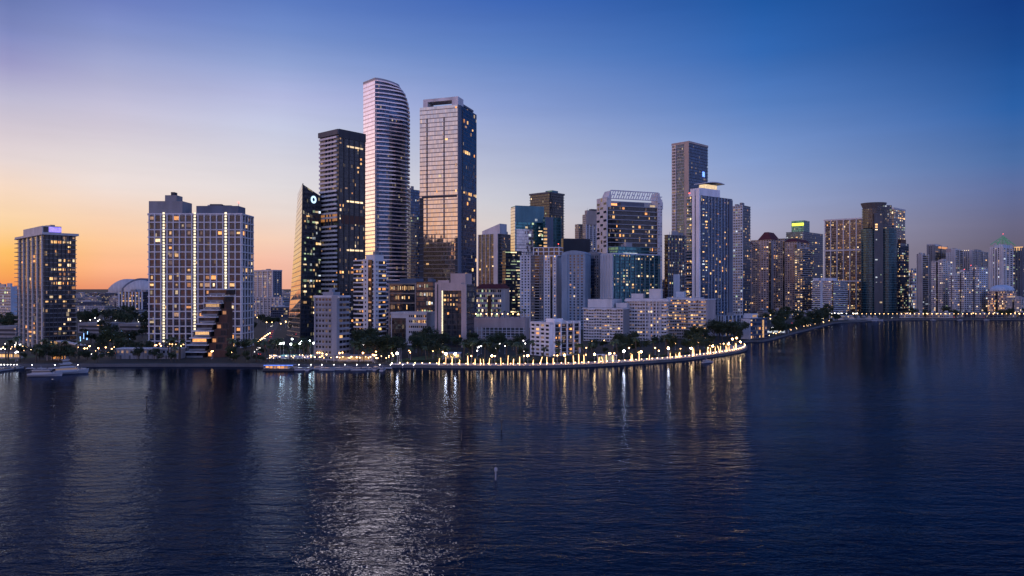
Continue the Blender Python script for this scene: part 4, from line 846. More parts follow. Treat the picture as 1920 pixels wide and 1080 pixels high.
for x0, x1, Y0, Y1 in ((740, 830, 430, 470), (0, 60, 440, 470), (900, 990, 430, 452)):
    o = link('lawn', strip('lawn', [PX(x0, Y0), PX((x0 + x1) / 2, (Y0 + Y1) / 2), PX(x1, Y1)], -8, 8, G + .008, 'lawn')); o['kind'] = 'structure'
# water
m, nt, b = newmat('sea_water'); Lk = nt.links.new
tc = N(nt, 'ShaderNodeTexCoord')
def noise(scale, rot, stretch, det, rough=.55, dist=0.):
    mp = N(nt, 'ShaderNodeMapping'); mp.inputs['Rotation'].default_value = (0, 0, rot); mp.inputs['Scale'].default_value = (1 / stretch, 1, 1); Lk(tc.outputs['Object'], mp.inputs[0])
    no = N(nt, 'ShaderNodeTexNoise'); no.inputs['Scale'].default_value = scale; no.inputs['Detail'].default_value = det; no.inputs['Roughness'].default_value = rough; no.inputs['Distortion'].default_value = dist; Lk(mp.outputs[0], no.inputs[0]); return no.outputs[0]
w1 = noise(.38, .2, 2.3, 4, .55, .45); w2 = noise(.1, -.15, 2.2, 2); w3 = noise(1.3, .12, 1.7, 2, .6); gust = mth(nt, 'ADD', mth(nt, 'MULTIPLY', noise(.005, .2, 3.5, 3), .6), mth(nt, 'MULTIPLY', noise(.028, -.5, 7.0, 2), .4)); 
gm = N(nt, 'ShaderNodeMapRange'); Lk(gust, gm.inputs[0]); gm.inputs[1].default_value = .34; gm.inputs[2].default_value = .66; gm.inputs[3].default_value = .4; gm.inputs[4].default_value = 1.5
hgt = mth(nt, 'ADD', mth(nt, 'ADD', mth(nt, 'MULTIPLY', w1, WV[0]), mth(nt, 'MULTIPLY', w2, WV[1])), mth(nt, 'MULTIPLY', w3, WV[2]))
so_ = N(nt, 'ShaderNodeSeparateXYZ'); Lk(tc.outputs['Object'], so_.inputs[0])   # the lee of the land: calmer water towards the shore
lee = N(nt, 'ShaderNodeMapRange', interpolation_type='SMOOTHSTEP'); Lk(so_.outputs[1], lee.inputs[0]); lee.inputs[1].default_value = 170; lee.inputs[2].default_value = 400; lee.inputs[3].default_value = 1.0; lee.inputs[4].default_value = LEE
bp = N(nt, 'ShaderNodeBump'); Lk(mth(nt, 'MULTIPLY', mth(nt, 'MULTIPLY', hgt, gm.outputs[0]), lee.outputs[0]), bp.inputs['Height']); bp.inputs['Distance'].default_value = 1.0; bp.inputs['Strength'].default_value = 1.0
Lk(bp.outputs[0], b.inputs['Normal']); b.inputs['Base Color'].default_value = WB + (1,); b.inputs['Roughness'].default_value = 1; b.inputs['Specular IOR Level'].default_value = 0
fr = N(nt, 'ShaderNodeFresnel'); fr.inputs['IOR'].default_value = 1.33; Lk(bp.outputs[0], fr.inputs['Normal'])
gs = N(nt, 'ShaderNodeBsdfGlossy'); gs.inputs['Color'].default_value = WT + (1,); gs.inputs['Roughness'].default_value = WR; Lk(bp.outputs[0], gs.inputs['Normal'])
ms = N(nt, 'ShaderNodeMixShader'); Lk(fr.outputs[0], ms.inputs[0]); Lk(b.outputs[0], ms.inputs[1]); Lk(gs.outputs[0], ms.inputs[2])
Lk(ms.outputs[0], next(n for n in nt.nodes if n.type == 'OUTPUT_MATERIAL').inputs[0])
M['water'] = m
me = D.meshes.new('water'); me.from_pydata([(-far, -600, 0), (far, -600, 0), (far, far, 0), (-far, far, 0)], [], [(0, 1, 2, 3)]); me.materials.append(m); o = link('water', me); o['kind'] = 'structure'
# ------------------------------------------------------------------ trees
m, nt, b = newmat('leaf'); oi = N(nt, 'ShaderNodeObjectInfo'); ge = N(nt, 'ShaderNodeNewGeometry')
nt.links.new(mixc(nt, mth(nt, 'ADD', mth(nt, 'MULTIPLY', oi.outputs['Random'], .5), mth(nt, 'MULTIPLY', ge.outputs['Random Per Island'], .5)), (.012, .022, .008), (.045, .07, .022)), b.inputs['Base Color']); b.inputs['Roughness'].default_value = .7; M['leaf'] = m
m2, nt, b = newmat('palm_leaf'); ge = N(nt, 'ShaderNodeNewGeometry'); nt.links.new(mixc(nt, ge.outputs['Random Per Island'], (.03, .05, .015), (.09, .11, .03)), b.inputs['Base Color']); b.inputs['Roughness'].default_value = .5; M['palmleaf'] = m2
M['bark'] = wall('bark', (.09, .07, .05), .9, .3, 1); M['litbark'] = emit('palm_trunk_lights', (1, .52, .22), LS[4], var=.25, sample='FRONT', base=(.2, .15, .1)); M['bluebark'] = emit('blue_trunk_lights', (.25, .5, 1), 3, var=.3)
def crown_mesh(seed, h, r, nl, leaf):
    q = random.Random(seed); mb = MB(); blobs = [((0, 0, h * .72), r * .75)]
    for k in range(9):
        a = q.uniform(0, 6.28); d = q.uniform(.35, .8) * r; blobs.append(((math.cos(a) * d, math.sin(a) * d, h * q.uniform(.45, .92)), r * q.uniform(.28, .5)))
    for k in range(nl):
        c_, br = q.choice(blobs); dv = Vector((q.gauss(0, 1), q.gauss(0, 1), q.gauss(0, 1) * .75)).normalized() * br * q.uniform(.55, 1.08)
        p = Vector(c_) + dv; a = Vector((q.gauss(0, 1), q.gauss(0, 1), q.gauss(0, .6))).normalized() * leaf * q.uniform(.6, 1.4); b_ = a.cross(Vector((q.gauss(0, 1), q.gauss(0, 1), q.gauss(0, 1)))).normalized() * leaf * q.uniform(.4, .9)
        i = len(mb.v); mb.v += [tuple(p - a), tuple(p + b_ * .9), tuple(p + a), tuple(p - b_ * .8)]; mb.face((i, i + 1, i + 2, i + 3))
    return mb.mesh('crown', ['leaf'])
def trunk_mesh(seed, h, r):
    q = random.Random(seed); mb = MB().tube((0, 0, -.2), (q.uniform(-.2, .2), q.uniform(-.2, .2), h * .5), .34, .2, 7)
    for k in range(5):
        a = q.uniform(0, 6.28); mb.tube((0, 0, h * q.uniform(.3, .48)), (math.cos(a) * r * .6, math.sin(a) * r * .6, h * q.uniform(.6, .85)), .15, .05, 5)
    return mb.mesh('trunk', ['bark'])
TREES = [(crown_mesh(k, h, r, nl, .55), trunk_mesh(k, h, r)) for k, (h, r, nl) in enumerate(((11, 5.2, 900), (13, 6, 1100), (8.5, 4, 700), (10, 6.2, 950), (14.5, 5.4, 1100)))]
def palm_meshes(seed, h, lean, nf=17, fl=2.9):
    q = random.Random(seed); t = MB(); pts = [(lean * (k / 6) ** 1.5, 0, h * k / 6) for k in range(7)]
    rg = []
    for k, p in enumerate(pts): rr = .26 - .1 * k / 6; rg.append([(p[0] + rr * math.cos(j * 1.047), rr * math.sin(j * 1.047), p[2]) for j in range(6)])
    t.loft(rg, 0, 0); c_ = MB(); top = pts[-1]
    for k in range(nf):
        a = k * 2.399 + q.uniform(-.2, .2); el = q.uniform(-.5, 1.0); pr = Vector(top); d = Vector((math.cos(a) * math.cos(el), math.sin(a) * math.cos(el), math.sin(el))); sd = Vector((-math.sin(a), math.cos(a), 0)); last = None
        for s in range(5):
            w = (.15, .5, .55, .4, .05)[s] * fl / 2.9
            i = len(c_.v); c_.v += [tuple(pr + sd * w - Vector((0, 0, .12))), tuple(pr), tuple(pr - sd * w - Vector((0, 0, .12)))]
            if last is not None: c_.face((last, i, i + 1, last + 1)); c_.face((last + 1, i + 1, i + 2, last + 2))
            last = i; pr = pr + d * fl / 4; d = (d + Vector((0, 0, -.33))).normalized()
    return t, c_.mesh('crown', ['palmleaf']), top
def shoreY(px):
    pts = [q for q in shore_px if q[0] >= 1434]
    for a, b_ in zip(pts, pts[1:]):
        if a[0] <= px <= b_[0]: return WY(a[1] + (b_[1] - a[1]) * (px - a[0]) / (b_[0] - a[0]))
    return 620
def trees(n, px0, px1, Y0, Y1, label, group, s=(.75, 1.25), kinds=(0, 1, 2, 3, 4), keep=None):
    k = 0; tries = 0; n = max(5, int(n * .66))
    while k < n and tries < n * 20:
        tries += 1; Y = R.uniform(Y0, Y1); x, y = PX(R.uniform(px0, px1), Y)
        if keep and not keep(x, y): continue
        cm, tm = TREES[R.choice(kinds)]
        r = thing('leafy_tree', label, 'tree', (x, y, G), R.uniform(0, 6.28), group); z = R.uniform(*s); r.scale = (z, z, z * R.uniform(.85, 1.1))
        link('trunk', tm, r); link('crown', cm, r); k += 1
trees(34, 140, 282, 780, 1000, 'dark leafy tree in the belt behind the western towers', 'trees in the belt below the stadium', (1.1, 1.6))
trees(10, -15, 32, 640, 800, 'dark leafy tree beyond the condominium at the west edge', 'trees at the west edge', (1.1, 1.5))
trees(16, 40, 165, 428, 470, 'dark leafy tree on the shore below the lone condominium tower', 'trees below the condominium', (.6, .95))
trees(18, 160, 340, 440, 560, 'dark leafy tree round the townhouses before the grid tower', 'trees round the townhouses', (.5, .85), keep=lambda x, y: y < 450 or y > 475)
trees(18, 425, 500, 430, 520, 'dark leafy tree between the stepped terraces and the pool lawn', 'trees by the pool lawn', (.5, .8), keep=lambda x, y: True)
trees(18, 470, 590, 640, 900, 'dark leafy tree in the park before the far pale blocks', 'trees of the park', (.8, 1.2))
trees(12, 500, 588, 455, 540, 'floodlit leafy tree round the pool lawn', 'floodlit trees by the pool', (.5, .75))
trees(34, 655, 830, 436, 525, 'tall dark tree in the grove below the rounded apartments', 'grove below the rounded apartments', (.85, 1.25), (1, 3, 4), keep=lambda x, y: True)
trees(30, 828, 1000, 440, 560, 'dark leafy tree before the parking podium', 'trees before the podium', (.55, .95), keep=lambda x, y: y > 450 or abs(x) > 0)
trees(16, 1080, 1180, 440, 540, 'dark leafy tree between the corner flats and the waterfront row', 'trees behind the western promenade', (.5, .9))
trees(30, 1175, 1345, 470, 570, 'dark leafy tree along the foot of the waterfront row', 'trees below the waterfront row', (.7, 1.1), keep=lambda x, y: y < 590 - 0)
trees(12, 1332, 1390, 556, 640, 'big dark tree on the lit point', 'trees on the point', (1.0, 1.3), (1, 3, 4), keep=lambda x, y: True)
trees(44, 1436, 1570, 640, 1120, 'dark leafy tree along the inlet shore', 'trees of the inlet shore', (.9, 1.4), keep=lambda x, y: y > shoreY(x / y * F + 960) + 14)
trees(34, 1690, 1925, 1060, 1120, 'dark tree along the far island shore', 'trees of the far island', (.8, 1.2))
trees(26, 140, 285, 470, 690, 'dark leafy tree in the garden between condominium and grid tower', 'trees of the west garden', (.7, 1.15))
trees(14, 160, 345, 424, 444, 'dark shore tree in front of the townhouse row', 'trees before the townhouses', (.4, .62))
trees(12, 425, 500, 424, 440, 'dark shore tree west of the floating restaurant', 'shore trees by the restaurant', (.4, .7))
k = 0
while k < 28:
    px = R.uniform(1440, 1575); Y = shoreY(px) + R.uniform(10, 60); cm, tm = TREES[R.choice((0, 1, 2, 3))]
    r = thing('leafy_tree', 'dark leafy tree close to the water of the inlet', 'tree', (*PX(px, Y), G), R.uniform(0, 6), 'trees at the inlet water'); z = R.uniform(.6, 1.05); r.scale = (z, z, z); link('trunk', tm, r); link('crown', cm, r); k += 1
# lit palms along the promenade
promY = {}
sp = seg(735, 1405, 560)
def on_shore(px, inset):
    best = min(range(len(sp)), key=lambda i: abs(sp[i][0] / sp[i][1] * F + 960 - px)); i = best
    j = min(len(sp) - 2, i) if sp[i][0] / sp[i][1] * F + 960 <= px else max(0, i - 1); j = min(j, len(sp) - 2)
    a, b_ = Vector(sp[j]), Vector(sp[j + 1]); xa, xb = a.x / a.y * F + 960, b_.x / b_.y * F + 960; f = 0 if abs(xb - xa) < 1e-6 else max(0, min(1, (px - xa) / (xb - xa))); t = (b_ - a).normalized()
    p = a + (b_ - a) * f; return p.x - t.y * inset, p.y + t.x * inset
PALMS = []
for k, (h, ln) in enumerate(((4.6, .3), (5.6, .1), (6.6, .5), (5.0, 1.6))):
    t, cm, top = palm_meshes(40 + k, h, ln, 15, 2.0); PALMS.append((t.mesh('trunk', ['litbark']), t.mesh('trunk', ['bark']), t.mesh('trunk', ['bluebark']), cm, top))
def palm(x, y, z, k, label, group, lit=0, s=1., rz=None):
    P = PALMS[k]; r = thing('palm_tree', label, 'palm tree', (x, y, z), R.uniform(0, 6.28) if rz is None else rz, group); r.scale = (s, s, s)
    link('trunk', P[(1, 0, 2)[lit]], r); link('crown', P[3], r)
lp = [821, 833, 845, 860, 875.6, 889, 900, 906, 916, 939, 952, 963.5, 975, 1001.6, 1015.6, 1027.7, 1040.5, 1066, 1079.5, 1091, 1102, 1128.5, 1138, 1146, 1155, 1192, 1196, 1205, 1226, 1268, 1274.5, 1281, 1287, 1306.6, 1311.5, 1325.5, 1335, 1340, 1345.5, 1349.5, 1360, 1364, 1370, 1374, 1380, 1385, 1390, 1394]
for k, px in enumerate(lp):
    x, y = on_shore(px, 3.2 + (k % 3) * .9); palm(x, y, G, R.choice((0, 0, 1, 1, 2, 3)), 'small palm with its trunk wrapped in warm lights on the curved promenade', 'palms with lit trunks along the promenade', 1, R.uniform(.75, 1.05))
for k in range(12):
    palm(*PX(880 + k * 9.5, R.uniform(603, 612)), Zpod, R.choice((0, 1, 2)), 'palm in the roof garden of the long parking podium', 'palms on the podium roof', 0, R.uniform(.9, 1.3))
for k in range(46):
    Y = R.uniform(425, 470); palm(*PX(R.choice((R.uniform(300, 345), R.uniform(430, 590), R.uniform(655, 735), R.uniform(10, 160))), Y), G, R.choice((1, 2, 2, 3)), 'unlit palm standing along the western shore', 'unlit palms on the western shore', 0, R.uniform(1.1, 2.0))
for k in range(26):
    px = 760 + k * 23.7; palm(*on_shore(px, R.uniform(14, 34)), G, R.choice((1, 2, 2, 3)), 'unlit palm rising behind the lit promenade palms', 'unlit palms behind the promenade', 0, R.uniform(1.2, 1.9))
for k, px in enumerate((151, 157, 163, 188, 193, 199, 203, 213, 229, 243)):
    palm(*PX(px, 590 + (k * 37) % 50), G, (0, 1, 2)[k % 3], 'palm wrapped in blue lights in the garden east of the condominium', 'palms wrapped in blue lights', 2, 1.1)
# ------------------------------------------------------------------ lamps
M['lampw'] = emit('warm_lamp', (1, .52, .2), LS[0], var=.3, sample='FRONT'); M['lampc'] = emit('white_lamp', (1, .93, .85), LS[1], var=.3, sample='FRONT'); M['lampf'] = emit('floodlight', (.85, 1, .92), LS[2], var=.2, sample='FRONT')
M['lampp'] = emit('bright_white_lamp', (1, .9, .86), LS[6], var=.2, sample='FRONT'); M['lampq'] = emit('bright_gold_lamp', (1, .55, .2), LS[6], var=.2, sample='FRONT'); M['lampfar'] = emit('far_warm_lamp', (1, .6, .25), LS[3], var=.5, sample='FRONT'); M['lampfarc'] = emit('far_white_lamp', (1, .92, .8), LS[3], var=.5, sample='FRONT')
LM = {k: (MB().tube((0, 0, 0), (0, 0, h), .14, .08).mesh('pole', ['metal']), MB().ball((0, 0, h + r * .8), r, 0, 8, 5).mesh('lamp_head', [mt]), MB().tube((0, 0, 0), (0, 0, .5), .3, .25).mesh('base', ['metal'])) for k, h, r, mt in (('w', 4.2, .42, 'lampw'), ('c', 5, .34, 'lampc'), ('f', 9, .5, 'lampf'), ('W', 7, .75, 'lampw'), ('C', 7, .7, 'lampc'), ('P', 6, .6, 'lampp'), ('Q', 5, .55, 'lampq'), ('F', 6, .55, 'lampfar'), ('G', 6, .5, 'lampfarc'), ('d', 1.6, .22, 'lampc'))}
def lamp(x, y, k, label, group, z=G):
    r = thing('street_lamp', label, 'street lamp', (x, y, z), 0, group)
    for me, nm in zip(LM[k], ('pole', 'lamp_head', 'base')): link(nm, me, r)
for px in (842, 880, 926, 985, 1048, 1054, 1114, 1170, 1216, 1256, 1300, 1318, 1356, 1376, 1382, 1388, 1392):
    x, y = on_shore(px, 9.5); lamp(x, y, 'w', 'warm globe lamp behind the lit palms of the promenade', 'globe lamps of the promenade')
for px in (1388, 1396):
    x, y = on_shore(px, 5.5); lamp(x, y, 'W', 'tall warm globe lamp at the tip of the lit point', 'tall lamps at the tip')
for px in (745, 835, 853, 1172, 1256):
    x, y = on_shore(px, 1.2); lamp(x, y, 'P', 'white lamp at the promenade edge with a bright streak on the water', 'white lamps at the promenade edge')
for px in (922, 990, 1060, 1117, 1146, 1205, 1300, 1340, 1370, 1392):
    x, y = on_shore(px, 1.4); lamp(x, y, 'Q', 'golden lamp at the promenade edge with a gold streak on the water', 'golden lamps at the promenade edge')
rl = lambda n, x0, x1, Y0, Y1, k, label, group: [lamp(*PX(R.uniform(x0, x1), R.uniform(Y0, Y1)), k, label, group) for _ in range(n)]
rl(12, 0, 45, 430, 520, 'c', 'white lamp in the forecourt at the west edge', 'lamps at the west edge'); rl(10, 130, 235, 450, 560, 'w', 'warm lamp in the garden between condominium and grid tower', 'lamps of the west garden')
rl(12, 285, 345, 490, 512, 'w', 'warm lamp at the foot of the white grid tower', 'lamps before the grid tower'); rl(8, 375, 440, 432, 475, 'w', 'warm lamp among trees below the stepped terraces', 'lamps below the terraces')
for k in range(9): lamp(*PX(482 + k * 3.0, 520 + k * 14), 'w', 'warm lamp in the row climbing the road by the pool lawn', 'lamps along the pool road')
rl(9, 518, 588, 440, 500, 'f', 'tall floodlight round the pool lawn', 'floodlights of the pool lawn'); rl(14, 590, 735, 424, 450, 'w', 'warm lamp on the quay by the marina', 'lamps on the marina quay')
rl(5, 655, 735, 450, 510, 'c', 'white lamp in the dark grove', 'lamps in the grove'); rl(9, 740, 830, 440, 500, 'w', 'warm lamp on the lawn before the framed office tower', 'lamps on the lawn'); rl(14, 870, 1000, 440, 540, 'c', 'white lamp in the garden before the podium', 'lamps before the podium'); rl(16, 1050, 1330, 470, 545, 'w', 'warm lamp among trees below the waterfront row', 'lamps below the waterfront row')
rl(14, 1430, 1560, 880, 1050, 'F', 'warm lamp along the inlet shore', 'lamps of the inlet shore'); rl(16, 1555, 1610, 1045, 1090, 'G', 'bright white lamp at the inlet marina', 'lamps of the inlet marina')
for k in range(8): lamp(*PX(1502 + k * 5.5, 855 + k * 17), 'w', 'yellow lamp on the lit inlet footpath', 'lamps of the inlet footpath')
for k in range(40): lamp(*PX(1600 + k * 8.2, 1050 + (k % 2) * .5), 'F', 'warm lamp in the long row on the far seawall', 'lamps on the far seawall')
rl(30, 1690, 1920, 1058, 1100, 'F', 'warm lamp among the trees of the far island', 'lamps of the far island'); rl(60, 150, 285, 800, 1700, 'G', 'white street light in the western suburbs', 'street lights of the suburbs'); rl(10, 475, 560, 750, 1200, 'F', 'warm street light in the park behind the wedge tower', 'street lights of the park')
for k in range(10): lamp(*PX(882 + k * 10, 601.5), 'w', 'small warm lamp under the roof garden palms', 'lamps on the podium roof', Zpod)
M['boll'] = emit('bollard_lamp', (1, .58, .26), LS[5], var=.4, sample='FRONT'); M['head'] = emit('headlight', (1, .95, .85), 9, var=.3); M['tail'] = emit('tail_light', (1, .06, .03), 5, var=.3); M['carpaint'] = wall('car_paint', (.2, .2, .22), .3, .05); M['tyre'] = wall('tyre', (.02, .02, .02))
bm = (MB().tube((0, 0, 0), (0, 0, .9), .1, .09).mesh('post', ['metal']), MB().ball((0, 0, 1.05), .27, 0, 6, 4).mesh('lamp_head', ['boll']))
acc = 0; last = sp[0]
for a, b_ in zip(sp, sp[1:]):
    L_ = math.dist(a, b_); t = (Vector(b_) - Vector(a)).normalized(); d = (4.2 - acc) % 4.2
    while d < L_:
        q_ = Vector(a) + t * d; r = thing('bollard_light', 'low bollard light in the row along the edge of the curved promenade', 'bollard light', (q_.x - t.y * 1.6, q_.y + t.x * 1.6, G), 0, 'bollard lights of the promenade')
        link('post', bm[0], r); link('lamp_head', bm[1], r); d += 4.2
    acc = (acc + L_) % 4.2
for k in range(26):
    px = 760 + k * 24.5; x, y = on_shore(px, 14); q = random.Random(k); mb = MB()
    for j in range(420):
        c_ = Vector((q.uniform(-4, 4), q.uniform(-.9, .9), q.uniform(.1, 1.5))); a = Vector((q.gauss(0, 1), q.gauss(0, 1), q.gauss(0, 1))).normalized() * .3; b_ = a.orthogonal().normalized() * .2; i = len(mb.v)
        mb.v += [tuple(c_ - a), tuple(c_ + b_), tuple(c_ + a), tuple(c_ - b_)]; mb.face((i, i + 1, i + 2, i + 3))
    if k == 0: hm = mb.mesh('foliage', ['leaf'])
    x2, y2 = on_shore(px + 5, 14); r = tag(link('hedge', hm, None, (x, y, G), math.atan2(y2 - y, x2 - x)), 'clipped hedge behind the lit palms of the promenade', 'hedge', 'hedges of the promenade')
CAR = [('body', MB().loft([[(x, -.85, z0), (x, .85, z0), (x, .8, z1), (x, -.8, z1)] for x, z0, z1 in ((-2.2, .4, .75), (-2.1, .3, .95), (2.0, .3, .9), (2.2, .4, .65))], 0, 0).mesh('body', ['carpaint']), (0, 0, 0)), ('cabin', MB().prism([(-1.8, -.78), (1.0, -.78), (1.0, .78), (-1.8, .78)], .93, 1.45, 0, 0, top=[(-1.3, -.62), (.3, -.62), (.3, .62), (-1.3, .62)]).mesh('cabin', ['pane']), (0, 0, 0))]
wm = MB().tube((0, -.1, 0), (0, .1, 0), .32, .32, 10).mesh('wheel', ['tyre']); hl = MB().ball((0, 0, 0), .2, 0, 6, 4).mesh('headlight', ['head']); tl = MB().ball((0, 0, 0), .16, 0, 6, 4).mesh('tail_light', ['tail'])
def car(x, y, rz, label, group):
    r = thing('parked_car', label, 'car', (x, y, G + .02), rz, group)
    for nm, me, l in CAR: link(nm, me, r, l)
    for sx_ in (-1.35, 1.35):
        for sy in (-.8, .8): link('wheel', wm, r, (sx_, sy, .32))
    for sy in (-.6, .6): link('headlight', hl, r, (2.2, sy, .65)); link('tail_light', tl, r, (-2.2, sy, .75))
def carline(pts, n, label, group):
    for k in range(n):
        f = (k + R.uniform(.1, .9)) / n * (len(pts) - 1); i = min(int(f), len(pts) - 2); a, b_ = Vector(pts[i]), Vector(pts[i + 1]); t = (b_ - a).normalized(); s_ = R.choice((-1, 1)); c_ = a.lerp(b_, f - i) + Vector((t.y, -t.x)) * s_ * 2
        car(c_.x, c_.y, math.atan2(t.y, t.x) + (0 if s_ > 0 else math.pi), label, group)
lanm = (MB().tube((0, 0, 0), (0, 0, 2.6), .06, .05).mesh('post', ['metal']), MB().ball((0, 0, 2.75), .24, 0, 6, 4).mesh('lamp_head', ['boll']))
for k in range(70):
    px = R.uniform(588, 738) if k < 48 else R.uniform(500, 588); r = thing('lantern', 'small warm lantern on the crowded marina quay', 'lantern', (*PX(px, R.uniform(424, 446)), G), 0, 'lanterns of the marina quay'); link('post', lanm[0], r); link('lamp_head', lanm[1], r)
for k in range(24):
    r = thing('lantern', 'small warm lantern along the inlet shore path', 'lantern', (*(lambda q_: PX(q_, shoreY(q_) + R.uniform(5, 30)))(1440 + k * 5.2 + R.uniform(-6, 6)), G), 0, 'lanterns of the inlet path'); link('post', lanm[0], r); link('lamp_head', lanm[1], r)
for k in range(30):
    r = thing('lantern', 'small warm lantern in the gardens at the western shore', 'lantern', (*PX(R.choice((R.uniform(0, 60), R.uniform(150, 280), R.uniform(280, 345))), R.uniform(455, 515)), G), 0, 'lanterns of the western gardens'); link('post', lanm[0], r); link('lamp_head', lanm[1], r)
carline([(-130, 560), (-150, 620), (-180, 800), (-230, 1100)], 16, 'car with its lights on, on the road into the western suburbs', 'cars on the western road')
carline([PX(480, 470), PX(498, 560), PX(505, 700), PX(520, 1000)], 16, 'car with its lights on, on the road climbing beside the pool lawn', 'cars on the pool road')
carline([PX(1440, 760), PX(1500, 960), PX(1600, 1060), PX(1950, 1085)], 22, 'car with its lights on, on the road behind the inlet and far seawall', 'cars on the inlet road')
carline([PX(160, 470), PX(225, 485), PX(345, 490)], 9, 'car parked in the forecourt before the grid tower', 'cars before the grid tower')
for k, (x0, x1, Y, yt) in enumerate(((146, 208, 700, 606), (222, 280, 690, 607), (-10, 30, 640, 612))):
    T = Tower('parking_podium', ('low pale garage behind the garden lights east of the condominium', 'low pale garage directly west of the grid tower', 'low pale garage at the west edge behind the trees')[k], 'garage', cap=20)
    v = T.vol(x0, x1, x1 + 2, 10, Y, yt, 'grey', name='wall', wr=20); T.panel(v, 3, .04, .96, .2, .38, 'dark', 'opening', .1); T.panel(v, 3, .04, .96, .55, .75, 'dark', 'opening', .1); T.lit(v, 3, 9, 2, .3, PAL_RES, hf=.25); T.done()
# ------------------------------------------------------------------ marina, pool, boats
def yacht(name, label, L, W, decks, group=None, cat='yacht'):
    r = thing(name, label, cat, (0, 0, 0), 0, group); rg = []
    for k in range(9):
        f = k / 8; w = W * (.42 if k == 0 else .5 * (1 - max(0, (f - .45) / .55) ** 2.2)) + .03; z = 1.5 * L / 18 + .9 * f * f * L / 18; x = (f - .5) * L
        rg.append([(x, -w * .6, -.3), (x + .2, -w, z * .6), (x + .5 * f, -w, z), (x + .5 * f, w, z), (x + .2, w, z * .6), (x, w * .6, -.3)])
    link('hull', MB().loft(rg, 0, 0).mesh('hull', ['boat']), r); z = 1.6 * L / 18; ln = L * .6
    for d in range(decks):
        hh = 1.9 * L / 18; x = -.06 * L
        q = [(x - ln / 2, -W * .38), (x + ln / 2, -W * .3), (x + ln / 2, W * .3), (x - ln / 2, W * .38)]; tq = [(x - ln / 2, -W * .34), (x + ln / 2 - hh * .9, -W * .26), (x + ln / 2 - hh * .9, W * .26), (x - ln / 2, W * .34)]
        cb = link('cabin', MB().prism(q, z, z + hh, 0, 0, top=tq).mesh('cabin', ['boat']), r); s_ = offset(q, .03); ts = offset([(a[0] * .6 + b_[0] * .4, a[1] * .6 + b_[1] * .4) for a, b_ in zip(q, tq)], .05)
        link('window', MB().prism(offset([(a[0] * .75 + b_[0] * .25, a[1] * .75 + b_[1] * .25) for a, b_ in zip(q, tq)], .06), z + hh * .35, z + hh * .75, 0, 0, top=offset([(a[0] * .35 + b_[0] * .65, a[1] * .35 + b_[1] * .65) for a, b_ in zip(q, tq)], .06)).mesh('window', ['pane']), cb)
        link('deck', MB().box(x - .04 * L, 0, z + hh + .08, ln * .98, W * .8, .14).mesh('deck', ['boat']), r); z += hh + .16; ln *= .62; W *= .9
    link('mast', MB().tube((-.1 * L, 0, z), (-.14 * L, 0, z + 2.4 * L / 18), .12, .05).tube((-.16 * L, -.9, z + 1), (-.16 * L, .9, z + 1), .06, .06).mesh('mast', ['boat']), r)
    return r
M['boat'] = wall('boat_gelcoat', (.36, .37, .4), .25, .05)
y1 = yacht('motor_yacht', 'larger white motor yacht with flybridge moored before the condominium tower', 17, 5, 3); y1.location = (*PX(130, 385), 0); y1.rotation_euler.z = .55
y2 = yacht('motor_yacht', 'long low white yacht moored beside the flybridge yacht', 16, 4.4, 1); y2.location = (*PX(85, 374), 0); y2.rotation_euler.z = .1
b0 = yacht('motor_boat', 'small white motor boat moored along the marina dock', 8, 2.6, 1, 'boats along the marina dock', 'boat')
for k, px in enumerate((508, 524, 545, 562, 580, 596, 613, 640, 655, 672, 690, 705, 718)):
    loc = (*PX(px, 398 + (k % 3) * 2.2), 0); rz = R.choice((.05, 3.1, 1.5))
    if k == 0: b0.location = loc; b0.rotation_euler.z = rz
    else: copy_tree(b0, loc, rz)
for k in range(6): copy_tree(b0, (*PX(3 + k * 6, 396 + k * 2), 0), 1.4, 'small boat berthed side by side at the west edge', 'boats at the west edge')
for k in range(8): copy_tree(y1, (*PX(1566 + k * 11, 990 + (k % 3) * 8), 0), R.uniform(-.4, .6), 'white yacht berthed in the inlet marina', 'yachts in the inlet marina')
for k in range(3): copy_tree(b0, (*PX(1750 + k * 50, 1015), 0), .1, 'small boat moored under the far seawall', 'boats under the far seawall')
c_ = copy_tree(b0, (*PX(1327, 440), 0), .4, 'lone small boat running close to the lit promenade'); del c_['group']
def dock(x0, x1, Y, label, w=2.2):
    a, b_ = PX(x0, Y), PX(x1, Y); L = b_[0] - a[0]; r = thing('dock', label, 'dock', ((a[0] + b_[0]) / 2, Y, 0))
    link('deck', MB().box(0, 0, .9, L, w, .25).mesh('deck', ['pale']), r); me = MB().tube((0, 0, -1.5), (0, 0, 1.7), .18, .18).mesh('pile', ['bark'])
    for k in range(int(L / 6) + 1): link('pile', me, r, (-L / 2 + k * 6, -w / 2, 0))
    return L
dock(495, 735, 403, 'long pale dock carrying white lamps at the marina'); dock(-10, 32, 403, 'short dock at the west edge'); dock(50, 160, 402, 'dock behind the two white yachts')
for k in range(12): lamp(*PX(540 + k * 21.5 - (k % 2), 402.4), 'd', 'low white post lamp on the marina dock', 'post lamps on the dock', 1.03)
for k in range(6): lamp(*PX(2 + k * 6, 402.6), 'd', 'low white post lamp on the west edge dock', 'post lamps of the west dock', 1.03)
for k, px in enumerate((60, 103, 146)): lamp(*PX(px, 401.6), 'd', 'low white post lamp on the dock behind the yachts', 'post lamps behind the yachts', 1.03)
